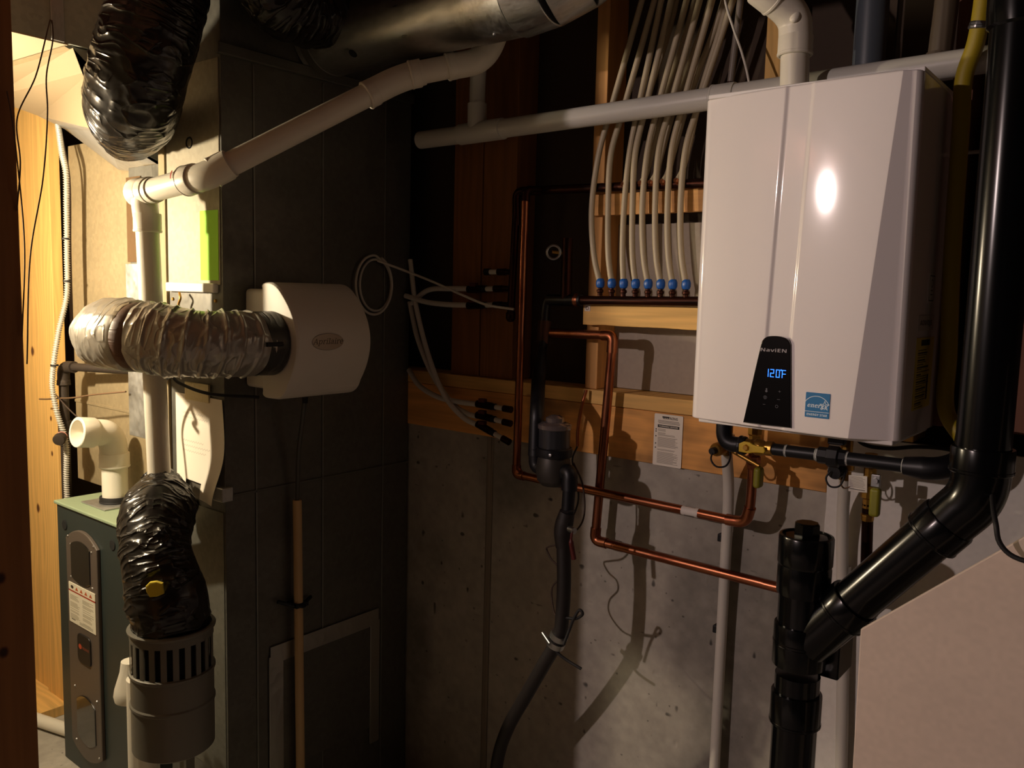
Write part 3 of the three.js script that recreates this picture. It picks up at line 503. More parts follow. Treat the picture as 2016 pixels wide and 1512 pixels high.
{ // armoured cable: spiral ridges
  const pl = smooth([[-2.412, 2.165, 0.61], [-2.378, 2.12, 0.62], [-2.328, 2.05, 0.635], [-2.293, 1.985, 0.64], [-2.296, 1.85, 0.64], [-2.303, 1.7, 0.64], [-2.304, 1.55, 0.645], [-2.296, 1.42, 0.68], [-2.288, 1.33, 0.70], [-2.313, 1.22, 0.70], [-2.308, 1.13, 0.69], [-2.303, 1.02, 0.665], [-2.318, 0.86, 0.66], [-2.323, 0.5, 0.65]], 1700);
  const g = thing('armoured_cable', 'ribbed silver armoured cable hanging in front of the iron gas pipe', 'cable', [-2.308, 1.5, 0.65]);
  part(g, 'sheath', sweep(pl, (t, th, len) => 0.0085 + 0.0024 * Math.cos(len / 0.0085 * 6.283 + th), 10), M.armour);
  for (const y of [1.3, 1.6, 1.75]) { part(g, 'zip_tie', turned([[0.0115, -0.003], [0.0135, -0.003], [0.0135, 0.003], [0.0115, 0.003]], [-2.2905 - (y === 1.3 ? 0 : 0.012), y, y === 1.3 ? 0.70 : 0.643], [0, 1, 0], 14), M.rubber); }
}
solo('brown_cable', 'dark brown cable running down alongside the ribbed armoured cable', 'cable', line([[-2.43, 2.18, 0.60], [-2.365, 2.06, 0.61], [-2.327, 1.97, 0.615], [-2.325, 1.7, 0.62], [-2.327, 1.4, 0.62]], 0.006), M.wireBrown);
solo('thermostat_wire', 'thin tan wire stretched level from yellow stud past the iron pipe', 'wire', line([[-2.5, 1.155, 0.67], [-2.42, 1.163, 0.675], [-2.33, 1.175, 0.68], [-2.2, 1.19, 0.68], [-2.05, 1.215, 0.68], [-1.8, 1.25, 0.69]], 0.0028), M.wireTan);
solo('thermostat_wire', 'thin wire dropping from the iron pipe to the open flue stub', 'wire', line([[-2.31, 1.19, 0.69], [-2.22, 1.13, 0.67], [-2.13, 1.06, 0.62], [-2.05, 1.0, 0.54]], 0.0025), M.wireBrown);
solo('control_cable', 'black cable looping around the cream riser to the crumpled black bag', 'cable', line([[-1.06, 1.305, 0.70], [-1.14, 1.315, 0.80], [-1.25, 1.335, 0.82], [-1.33, 1.345, 0.80], [-1.41, 1.30, 0.79], [-1.455, 1.23, 0.79], [-1.45, 1.17, 0.80], [-1.42, 1.08, 0.82], [-1.39, 1.03, 0.83]], 0.0045, 80), M.rubber);
solo('cord_clip', 'small black wire nut cluster beside the cream riser under the silver duct', 'clip', line([[-1.42, 1.30, 0.80], [-1.405, 1.275, 0.81], [-1.41, 1.26, 0.80], [-1.395, 1.25, 0.81]], 0.006, 20), M.rubber);
solo('hanging_wire', 'thin tan wire hanging in a tall narrow loop by the dark post', 'wire', line([[-0.758, 1.72, 1.40], [-0.752, 1.80, 1.394], [-0.80, 1.888, 1.377], [-0.781, 1.96, 1.352], [-0.771, 2.055, 1.33], [-0.766, 2.062, 1.329], [-0.763, 2.029, 1.328], [-0.766, 1.961, 1.34], [-0.759, 1.898, 1.343], [-0.755, 1.781, 1.356], [-0.761, 1.646, 1.379], [-0.765, 1.45, 1.390]], 0.0013, 140, 6), M.wireTan);
solo('hanging_wire', 'second thin wire dangling straight down past the dark post', 'wire', line([[-0.755, 1.92, 1.41], [-0.753, 1.88, 1.405], [-0.75, 1.81, 1.40], [-0.752, 1.66, 1.392], [-0.756, 1.5, 1.40]], 0.0012, 80, 6), M.wireTan);
{
  const g = thing('floor_conduit', 'white plastic pipe lying on the floor beside the furnace', 'pipe', [-2.4, FL, 0.7]);
  part(g, 'pipe', tube([[-2.58, FL + 0.028, 0.76], [-2.2, FL + 0.028, 0.66]], 0.024, 0.02, 20), M.pvc);
}
solo('disconnect_card', 'small white card standing on the furnace behind the cream flue stub', 'card', box(-1.93, -1.87, 0.84, 0.985, 0.5, 0.505, 0.001), M.paper);

// ================================================================ BACK WALL PLUMBING
// grey white horizontal vent pipe
{
  const g = thing('cross_pipe', 'pale grey plastic pipe crossing the wall horizontally behind the water heater', 'pipe', [-0.3, 2.07, 0.1]);
  part(g, 'pipe', tube([[-1.07, 2.066, 0.1], [-0.8, 2.067, 0.1]], 0.0265, 0.02, 28), M.pvcGrey);
  part(g, 'tee', tube([[-0.9, 2.067, 0.1], [-0.735, 2.069, 0.1]], 0.0305, 0.02, 28), M.pvcGrey);
  part(g, 'tee_branch', tube([[-0.835, 2.07, 0.1], [-0.836, 2.15, 0.1]], 0.0285, 0.02, 28), M.pvcGrey);
  part(g, 'riser', sweep(path([[-0.836, 2.13, 0.1], [-0.836, 2.21, 0.1], [-0.815, 2.26, 0.12], [-0.815, CE + 0.1, 0.12]], 0.04), 0.0235, 24), M.pvcGrey);
  part(g, 'long_pipe', tube([[-0.75, 2.069, 0.1], [0.66, 2.083, 0.1]], 0.0268, 0.02, 28), M.pvcGrey);
  part(g, 'coupling', collar([-0.085, 2.0755, 0.1], [1, 0.01, 0], 0.032, 0.06), M.pvcGrey);
}
// tubes on the manifold with blue fittings
{
  const g = thing('tube_manifold', 'dark copper manifold with eight blue fittings on the yellow block', 'manifold', [-0.3, 1.58, 0.06]);
  part(g, 'header', tube([[-0.47, 1.583, 0.06], [-0.06, 1.590, 0.06]], 0.0125, 0.02, 24), M.copperDark);
  part(g, 'header_insulation', tube([[-0.585, 1.581, 0.06], [-0.47, 1.583, 0.06]], 0.0165, 0.02, 24), M.iron);
  part(g, 'end_ring', collar([-0.492, 1.583, 0.06], [1, 0, 0], 0.0185, 0.014), M.copper);
  part(g, 'valve_body', sweep(path([[-0.524, 1.585, 0.06], [-0.524, 1.755, 0.06]], 0.01), (t) => 0.0165 - 0.005 * sst(0.35, 0.4, t) + 0.006 * sst(0.58, 0.62, t) - 0.003 * sst(0.9, 0.95, t), 20), M.copperDark);
  part(g, 'valve_wheel', new THREE.TorusGeometry(0.019, 0.004, 8, 20).rotateY(0.5).translate(-0.553, 1.715, 0.085), M.steel);
  part(g, 'valve_stem', tube([[-0.524, 1.712, 0.06], [-0.556, 1.716, 0.088]], 0.005, 0.01, 10), M.brass);
  part(g, 'drop_pipe', sweep(path([[-0.56, 1.581, 0.06], [-0.592, 1.581, 0.06], [-0.592, 1.53, 0.065], [-0.588, 1.46, 0.075], [-0.545, 1.36, 0.15], [-0.475, 1.29, 0.245], [-0.47, 1.17, 0.255]], 0.03), (t, th, l) => 0.0135 + 0.006 * sst(0.36, 0.42, t), 20), M.iron);
  part(g, 'tee', tube([[-0.592, 1.52, 0.064], [-0.588, 1.455, 0.074]], 0.019, 0.02, 20), S({ map: TCopD, color: 0xd0c8c0, metalness: 0.5, roughness: 0.6 }));
  const xs = [-0.41, -0.373, -0.336, -0.299, -0.261, -0.224, -0.189, -0.151];
  for (const x of xs) {
    const f = part(g, 'barb_fitting', turned([[0.0001, 0], [0.007, 0], [0.007, 0.008], [0.0095, 0.01], [0.0095, 0.016], [0.006, 0.018], [0.006, 0.026]], [x, 1.597, 0.06], [0, 1, 0], 14), M.copperDark);
    part(f, 'blue_nut', turned([[0.006, 0], [0.0095, 0.002], [0.0118, 0.008], [0.0118, 0.018], [0.0095, 0.024], [0.008, 0.026]], [x, 1.618, 0.06], [0, 1, 0], 14), M.bluePlastic);
  }
  const lt = canvasTex(64, 64, (c) => { c.fillStyle = '#d8ccc0'; c.fillRect(0, 0, 64, 64); c.strokeStyle = '#4a2a22'; c.lineWidth = 6; c.beginPath(); c.arc(32, 34, 16, 0.4, 5.4); c.moveTo(40, 16); c.lineTo(48, 40); c.stroke(); });
  part(g, 'tag', box(-0.473, -0.454, 1.553, 1.571, 0.0375, 0.0395, 0.0004), S({ map: lt, roughness: 0.6 }), 'tiny paper tag');
  // milky tubes, each fanning towards the right as it climbs
  const top = [[-0.345, 2.313], [-0.307, 2.307], [-0.282, 2.302], [-0.255, 2.298], [-0.212, 2.294], [-0.173, 2.299], [-0.136, 2.305], [-0.082, 2.295]];
  const mid = [-0.44, -0.398, -0.342, -0.322, -0.288, -0.252, -0.217, -0.175], m2 = [-0.45, -0.397, -0.347, -0.321, -0.291, -0.253, -0.217, -0.180];
  const ord = ['first', 'second', 'third', 'fourth', 'fifth', 'sixth', 'seventh', 'eighth'];
  for (let i = 0; i < 8; i++) {
    const [tx, ty] = top[i]; const k = (tx - mid[i]) / (ty - 1.98);
    const pl = smooth([[xs[i], 1.628, 0.06], [lerp(xs[i], m2[i], 0.55), 1.70, 0.061], [m2[i], 1.83, 0.055], [mid[i], 1.98, 0.045 + 0.004 * (i % 2)], [lerp(mid[i], tx, 0.28), 2.08, 0.042], [tx, ty, 0.036], [tx + k * (CE + 0.1 - ty), CE + 0.1, 0.03]], 70);
    solo('water_tube', ord[i] + ' milky white tube from the left on the blue fitted manifold', 'tube', sweep(pl, 0.008, 12), M.pex, 'milky tubes on the manifold');
  }
}
{
  const ord = ['first', 'second', 'third', 'fourth', 'fifth'];
  [[-0.352, -0.255], [-0.30, -0.20], [-0.27, -0.155], [-0.235, -0.118], [-0.195, -0.105]].forEach(([x, t], i) => solo('water_tube', ord[i] + ' tube from the left in the back row, rising off the upper copper manifold', 'tube', sweep(smooth([[x, 1.895, 0.05], [x + 0.002, 1.915, 0.034], [x + 0.01, 1.98, 0.018], [lerp(x, t, 0.4), 2.12, 0.012], [t, 2.31, 0.008], [t + (t - x) * 0.5, CE + 0.1, 0.005]], 60), 0.008, 12), M.pex, 'back row tubes'));
}
{ // upper manifold behind the tubes and its long riser
  const g = thing('upper_manifold', 'tarnished copper pipe running level behind the milky tubes', 'pipe', [-0.45, 1.89, 0.03]);
  part(g, 'header', sweep(path([[-0.74, 1.80, 0.02], [-0.74, 1.9, 0.025], [-0.16, 1.886, 0.034], [-0.05, 1.884, 0.034]], 0.025), 0.0125, 20), M.copperDark);
  for (const x of [-0.352, -0.30, -0.27, -0.235, -0.195]) part(g, 'nub', turned([[0.0001, 0.012], [0.006, 0.012], [0.008, 0.008], [0.008, 0]], [x, 1.893, 0.045], [-0.3, 0.3, 0.9], 12), M.copper);
  part(g, 'riser', tube([[-0.74, 1.86, 0.022], [-0.746, 1.535, 0.03]], 0.0115, 0.02, 18), M.copperDark);
  part(g, 'riser_cap', turned([[0.0001, 0.03], [0.008, 0.028], [0.0145, 0.02], [0.0145, 0]], [-0.746, 1.54, 0.03], [0, -1, 0], 16), M.copperDark);
  for (const y of [1.661, 1.611, 1.562]) { part(g, 'branch', tube([[-0.745, y, 0.028], [-0.782, y, 0.028]], 0.0085, 0.01, 12), M.copperDark); }
}
function pexStub(label, x0, y, x1, y1, z, len) { // stub valve: crimp, white pipe, dark body
  const g = thing('stub_valve', label, 'valve', [x0, y, z]); const d = V(x1 - x0, y1 - y, 0).normalize(); const at = s => [x0 + d.x * s, y + d.y * s, z];
  part(g, 'crimp_ring', tube([at(0), at(0.02)], 0.0105, 0.01, 14), M.iron);
  part(g, 'white_pipe', tube([at(0.015), at(0.055)], 0.0078, 0.01, 14), M.pexWhite);
  if (len > 1) { part(g, 'valve_body', tube([at(-0.055), at(0.005)], 0.0115, 0.01, 14), M.copperDark); part(g, 'valve_handle', box(at(-0.03)[0] - 0.012, at(-0.03)[0] + 0.012, at(-0.03)[1] + 0.008, at(-0.03)[1] + 0.02, z - 0.004, z + 0.012, 0.002), M.redHandle); }
  part(g, 'end_fitting', tube([at(0.052), at(0.082)], 0.0105, 0.01, 14), M.copperDark); return g;
}
pexStub('uppermost short white stub on the capped dark riser', -0.853, 1.661, -0.77, 1.661, 0.028, 1);
pexStub('second white stub valve down on the capped dark riser', -0.866, 1.608, -0.78, 1.611, 0.028, 2);
pexStub('third white stub valve down on the capped dark riser', -0.866, 1.558, -0.78, 1.562, 0.028, 2);
pexStub('upper white stub valve low on the shiny copper riser', -0.80, 1.25, -0.70, 1.247, 0.05, 2);
pexStub('middle white stub valve low on the shiny copper riser', -0.80, 1.212, -0.70, 1.203, 0.05, 2);
pexStub('lowest white stub valve low on the shiny copper riser', -0.80, 1.172, -0.70, 1.14, 0.05, 2);
for (const [label, pts] of [
  ['white tube leading to the second stub valve of the dark riser', [[-1.19, 1.55, 0.02], [-1.1, 1.60, 0.025], [-1.0, 1.607, 0.028], [-0.92, 1.608, 0.028]]],
  ['white tube leading to the third stub valve of the dark riser', [[-1.19, 1.58, 0.04], [-1.1, 1.562, 0.035], [-1.0, 1.556, 0.03], [-0.92, 1.557, 0.028]]],
  ['longest white tube drooping from the dark duct to the lowest stub valves', [[-1.19, 1.70, 0.02], [-1.15, 1.55, 0.03], [-1.07, 1.38, 0.045], [-0.98, 1.26, 0.06], [-0.9, 1.20, 0.055], [-0.855, 1.186, 0.05]]],
  ['slack white tube drooping behind the longest one', [[-1.19, 1.56, 0.02], [-1.14, 1.44, 0.03], [-1.06, 1.32, 0.035], [-0.96, 1.235, 0.04], [-0.9, 1.215, 0.045], [-0.855, 1.212, 0.05]]],
  ['lowest slung white tube reaching the upper stub valve on shiny copper', [[-1.19, 1.33, 0.02], [-1.12, 1.285, 0.04], [-1.02, 1.256, 0.05], [-0.93, 1.25, 0.05], [-0.855, 1.25, 0.05]]],
]) solo('supply_tube', label, 'tube', line(pts, 0.0085, 60, 12), M.pexWhite);
{ // coil of white cable on the duct, running to the copper riser
  const g = thing('coiled_cable', 'white cable coiled on the dark duct and stretched to the copper riser', 'cable', [-1.18, 1.6, 0.18]);
  const pts = []; for (let i = 0; i <= 44; i++) { const a = i / 44 * Math.PI * 4 + 1.2; const k = i > 22 ? 1.14 : 1; pts.push([-1.19 + 0.004 * (i / 44) * 3, 1.612 + Math.sin(a) * 0.082 * k, 0.175 - Math.cos(a) * 0.066 * k + (i > 22 ? 0.012 : 0)]); }
  part(g, 'coil', line(pts, 0.004, 140, 8), M.wireWhite);
  part(g, 'run', line([[-1.185, 1.69, 0.17], [-1.12, 1.66, 0.11], [-1.0, 1.625, 0.10], [-0.88, 1.588, 0.10], [-0.78, 1.561, 0.10], [-0.69, 1.551, 0.085]], 0.0038, 60, 8), M.wireWhite);
}
{ // copper loop to the hot outlet
  const g = thing('copper_pipe', 'long bright copper pipe dropping left of the meter then running level', 'pipe', [-0.3, 1.05, 0.06]);
  part(g, 'pipe', sweep(path([[-0.656, 1.885, 0.088], [-0.663, 1.063, 0.088], [0.058, 1.056, 0.098], [0.071, 1.10, 0.107], [0.074, 1.2, 0.112]], 0.035), 0.0118, 20), M.copper);
  part(g, 'elbow', sweep(path([[-0.6625, 1.092, 0.088], [-0.663, 1.063, 0.088], [-0.633, 1.0627, 0.0884]], 0.026), 0.0138, 20), M.copper);
  part(g, 'elbow', sweep(path([[0.008, 1.0565, 0.0973], [0.057, 1.057, 0.098], [0.0705, 1.10, 0.107]], 0.04), 0.0142, 20), M.copper);
  part(g, 'top_elbow', sweep(path([[-0.656, 1.86, 0.088], [-0.656, 1.892, 0.087], [-0.645, 1.893, 0.04]], 0.02), 0.0135, 20), M.copperDark);
  const bt = canvasTex(128, 48, (c) => { c.fillStyle = '#d8d2cb'; c.fillRect(0, 0, 128, 48); c.fillStyle = '#3c3734'; for (let x = 26; x < 112; x += 6) c.fillRect(x, 8, 2 + 3 * hash3(x, 2, 5), 30); });
  part(g, 'barcode_sticker', new THREE.CylinderGeometry(0.0122, 0.0122, 0.046, 20, 1, true).rotateZ(Math.PI / 2).translate(-0.09, 1.0574, 0.0959), S({ map: bt, roughness: 0.6, side: THREE.DoubleSide }), 'white barcode sticker');
  part(g, 'threaded_adapter', turned([[0.0001, 0], [0.015, 0], [0.015, 0.012], [0.018, 0.014], [0.018, 0.03], [0.013, 0.034], [0.013, 0.05]], [0.074, 1.195, 0.112], [0, 1, 0], 8), M.copper);
}
{
  const g = thing('copper_pipe', 'second copper pipe, bent twice, ending behind the black drain stack', 'pipe', [-0.37, 0.92, 0.07]);
  part(g, 'pipe', sweep(path([[-0.588, 1.487, 0.06], [-0.362, 1.49, 0.06], [-0.397, 0.911, 0.06], [0.124, 0.903, 0.06], [0.33, 0.903, 0.06]], 0.03), 0.0128, 20), M.copper);
  part(g, 'elbow', sweep(path([[-0.397, 1.4895, 0.06], [-0.362, 1.49, 0.06], [-0.3648, 1.444, 0.06]], 0.028), 0.0152, 20), M.copper);
  part(g, 'elbow', sweep(path([[-0.3947, 0.948, 0.06], [-0.397, 0.911, 0.06], [-0.358, 0.9104, 0.06]], 0.028), 0.0152, 20), M.copper);
}
{ // water meter and its hose
  const g = thing('water_meter', 'dark water meter with clear domed cap in front of the concrete', 'meter', [-0.405, 1.1, 0.26]);
  const c = [-0.405, 0, 0.26];
  part(g, 'body', turned([[0.0001, 1.1], [0.03, 1.102], [0.042, 1.115], [0.046, 1.14], [0.043, 1.17], [0.04, 1.18], [0.0001, 1.18]], c, [0, 1, 0], 28), M.meterBody);
  part(g, 'ring', turned([[0.036, 1.178], [0.047, 1.179], [0.048, 1.186], [0.048, 1.2], [0.045, 1.203], [0.036, 1.203]], c, [0, 1, 0], 32), M.iron);
  part(g, 'register', turned([[0.0001, 1.2], [0.041, 1.2], [0.041, 1.252], [0.036, 1.256], [0.0001, 1.256]], c, [0, 1, 0], 32), P({ color: 0x2b2b2e, roughness: 0.3 }));
  part(g, 'clear_cap', turned([[0.042, 1.25], [0.044, 1.252], [0.044, 1.262], [0.034, 1.268], [0.024, 1.27], [0.024, 1.28], [0.012, 1.287], [0.0001, 1.288]], c, [0, 1, 0], 32), P({ color: 0x5c5250, roughness: 0.12, clearcoat: 1 }), 'shiny domed cap');
  part(g, 'inlet_elbow', sweep(path([[-0.38, 1.135, 0.262], [-0.345, 1.152, 0.27], [-0.343, 1.10, 0.275]], 0.035), 0.0205, 20), M.iron);
  part(g, 'outlet_pipe', sweep(path([[-0.44, 1.14, 0.258], [-0.468, 1.14, 0.255], [-0.47, 1.19, 0.255]], 0.02), 0.018, 18), M.iron);
  part(g, 'band_screw', turned([[0.0001, 0.006], [0.004, 0.005], [0.005, 0]], [-0.385, 1.19, 0.303], [0.3, 0, 1], 10), M.steel);
}
{
  const g = thing('supply_hose', 'black supply hose curving down the concrete below the meter, with red lever', 'hose', [-0.35, 0.7, 0.28]);
  part(g, 'tail_pipe', tube([[-0.343, 1.12, 0.274], [-0.344, 1.03, 0.279]], 0.0165, 0.02, 20), M.iron);
  part(g, 'joint_ring', collar([-0.344, 1.052, 0.278], [0, -1, 0], 0.0185, 0.008), M.iron);
  part(g, 'valve_body', sweep(path([[-0.344, 1.045, 0.279], [-0.355, 1.0, 0.28], [-0.352, 0.95, 0.28]], 0.02), (t) => 0.02 + 0.004 * Math.sin(t * 3.14), 20), M.hose);
  part(g, 'hose', line([[-0.352, 0.965, 0.28], [-0.349, 0.92, 0.28], [-0.346, 0.85, 0.28], [-0.348, 0.77, 0.28], [-0.353, 0.72, 0.28], [-0.372, 0.675, 0.28], [-0.403, 0.618, 0.28], [-0.465, 0.51, 0.27], [-0.54, 0.384, 0.25], [-0.60, 0.25, 0.22], [-0.63, 0.05, 0.2], [-0.64, FL, 0.2]], 0.0185, 120, 18), M.hose);
  part(g, 'valve_stem', tube([[-0.333, 1.005, 0.285], [-0.312, 1.003, 0.292]], 0.009, 0.01, 10), M.steel);
  part(g, 'lever', sweep(path([[-0.316, 1.004, 0.295], [-0.318, 0.978, 0.297], [-0.311, 0.93, 0.29]], 0.01), (t) => 0.0035 + 0.003 * sst(0.3, 0.4, t), 8), M.redHandle, 'red lever handle');
  for (const y of [0.712, 0.69]) part(g, 'hose_clamp', turned([[0.018, -0.008], [0.0245, -0.008], [0.0245, 0.008], [0.018, 0.008]], [-0.356 - (0.712 - y) * 0.4, y, 0.28], [0.4, 0.9, 0], 24), M.steel, 'steel hose clamp');
  part(g, 'clamp_screw', tube([[-0.40, 0.71, 0.29], [-0.365, 0.695, 0.306]], 0.006, 0.01, 10), M.steel);
  part(g, 'tail_strap', line([[-0.33, 0.70, 0.295], [-0.318, 0.74, 0.29], [-0.305, 0.775, 0.29], [-0.291, 0.80, 0.285], [-0.282, 0.793, 0.285], [-0.3, 0.775, 0.285], [-0.335, 0.768, 0.285]], 0.004, 60, 8), M.rubber);
  part(g, 'clamp_tail', line([[-0.365, 0.675, 0.29], [-0.335, 0.655, 0.28], [-0.29, 0.638, 0.27]], 0.004, 20, 8), M.rubber);
}
solo('meter_wire', 'squiggly thin brown wire running down behind the black hose', 'wire', line([[-0.37, 1.16, 0.22], [-0.352, 1.10, 0.2], [-0.35, 1.0, 0.2], [-0.39, 0.945, 0.24], [-0.43, 0.925, 0.235], [-0.448, 0.91, 0.22], [-0.43, 0.885, 0.22], [-0.405, 0.87, 0.22], [-0.4, 0.845, 0.22], [-0.425, 0.81, 0.22], [-0.425, 0.775, 0.22], [-0.39, 0.748, 0.25], [-0.36, 0.745, 0.26]], 0.0026, 130, 6), M.wireBrown);
solo('sense_tube', 'short curved thin copper tube hanging in front of knotty plank', 'tube', line([[-0.463, 1.33, 0.03], [-0.466, 1.30, 0.04], [-0.475, 1.26, 0.04], [-0.485, 1.2, 0.035], [-0.487, 1.165, 0.03]], 0.0045, 40, 10), M.copper);
solo('meter_wire', 'thin black wire hanging from the plank edge right of the meter', 'wire', line([[-0.487, 1.165, 0.03], [-0.51, 1.12, 0.02], [-0.495, 1.06, 0.015], [-0.49, 1.0, 0.012], [-0.51, 0.94, 0.012]], 0.0026, 50, 6), M.rubber);

// warning tag on the plank
{
  const t = canvasTex(384, 620, (g, w, h) => {
    g.fillStyle = '#e9e1d2'; g.fillRect(0, 0, w, h); g.fillStyle = '#2a2622'; g.textAlign = 'center'; g.font = 'bold 42px sans-serif'; g.fillText('\u26A0 WARNING', w / 2 + 8, 58);
    g.fillStyle = '#6a6058'; for (let y = 76; y < 116; y += 15) g.fillRect(40 + 20 * hash3(y, 1, 1), y, 300 - 30 * hash3(y, 2, 1), 6);
    g.fillStyle = '#151210'; g.fillRect(50, 128, 290, 34); g.fillStyle = '#e9e1d2'; g.font = 'bold 24px sans-serif'; g.fillText('FLAMMABLE VAPOURS', w / 2 + 4, 153);
    g.fillStyle = '#877c70'; for (let y = 178; y < 590; y += 11) { const gap = (y > 205 && y < 216) || (y > 260 && y < 268) || (y > 395 && y < 410) || (y > 440 && y < 452); if (!gap) g.fillRect(56, y, (y < 240 ? 130 : 285) * (0.75 + 0.25 * hash3(y, 5, 2)), 4.5); }
    g.fillStyle = '#2a2622'; for (const y of [180, 205, 262, 350, 400]) g.fillRect(22, y, 16, 14);
  });
  const g = thing('warning_tag', 'white printed warning tag pinned to the knotty plank', 'tag', [-0.207, 1.144, 0.02]);
  const pg = plate(rr(-0.250, 1.1445, 0.085, 0.1405, 0.004), 0.0135, 0.0145, 0.0002); part(g, 'tag', pg, S({ map: t, roughness: 0.7 }));
  part(g, 'staple', box(-0.226, -0.205, 1.276, 1.2795, 0.0143, 0.0156, 0.0004), M.rubber);
}
// white risers at the concrete
{
  const g = thing('white_riser', 'white plastic pipe running down the concrete from the left brass fitting', 'pipe', [0.0, FL, 0.09]);
  part(g, 'pipe', tube([[0.004, 1.225, 0.11], [-0.012, 1.12, 0.045], [-0.018, 0.8, 0.032], [-0.016, FL, 0.032]], 0.0138, 0.1, 20), M.pexWhite);
  for (const y of [0.978, 0.735]) part(g, 'wall_clip', box(-0.04, -0.028, y, y + 0.02, 0.0, 0.04, 0.002), M.iron);
}
{
  const tx = canvasTex(64, 1024, (c) => { c.fillStyle = '#cbc7bd'; c.fillRect(0, 0, 64, 1024); c.save(); c.translate(20, 20); c.rotate(Math.PI / 2); c.font = '18px sans-serif'; c.fillStyle = '#6a625c'; c.fillText('PEX 3/4 IN  POTABLE TUBING  NSF-PW   100 PSI 180F   3/4 IN POTABLE', 10, 0); c.restore(); });
  const g = thing('white_riser', 'white printed plastic pipe running down the drywall behind the slanted black pipe', 'pipe', [0.29, FL, 0.04]);
  part(g, 'pipe', tube([[0.285, 1.21, 0.10], [0.268, 1.1, 0.045], [0.298, 0.6, 0.03], [0.318, FL, 0.03]], 0.0136, 0.1, 20), M.pexWhite);
  const cy = new THREE.CylinderGeometry(0.0139, 0.0139, 0.5, 20, 1, true); part(g, 'print', cy.rotateZ(0.05).translate(0.2905, 0.735, 0.0345), S({ map: tx, roughness: 0.5, side: THREE.DoubleSide }), 'printed stretch of the pipe');
}
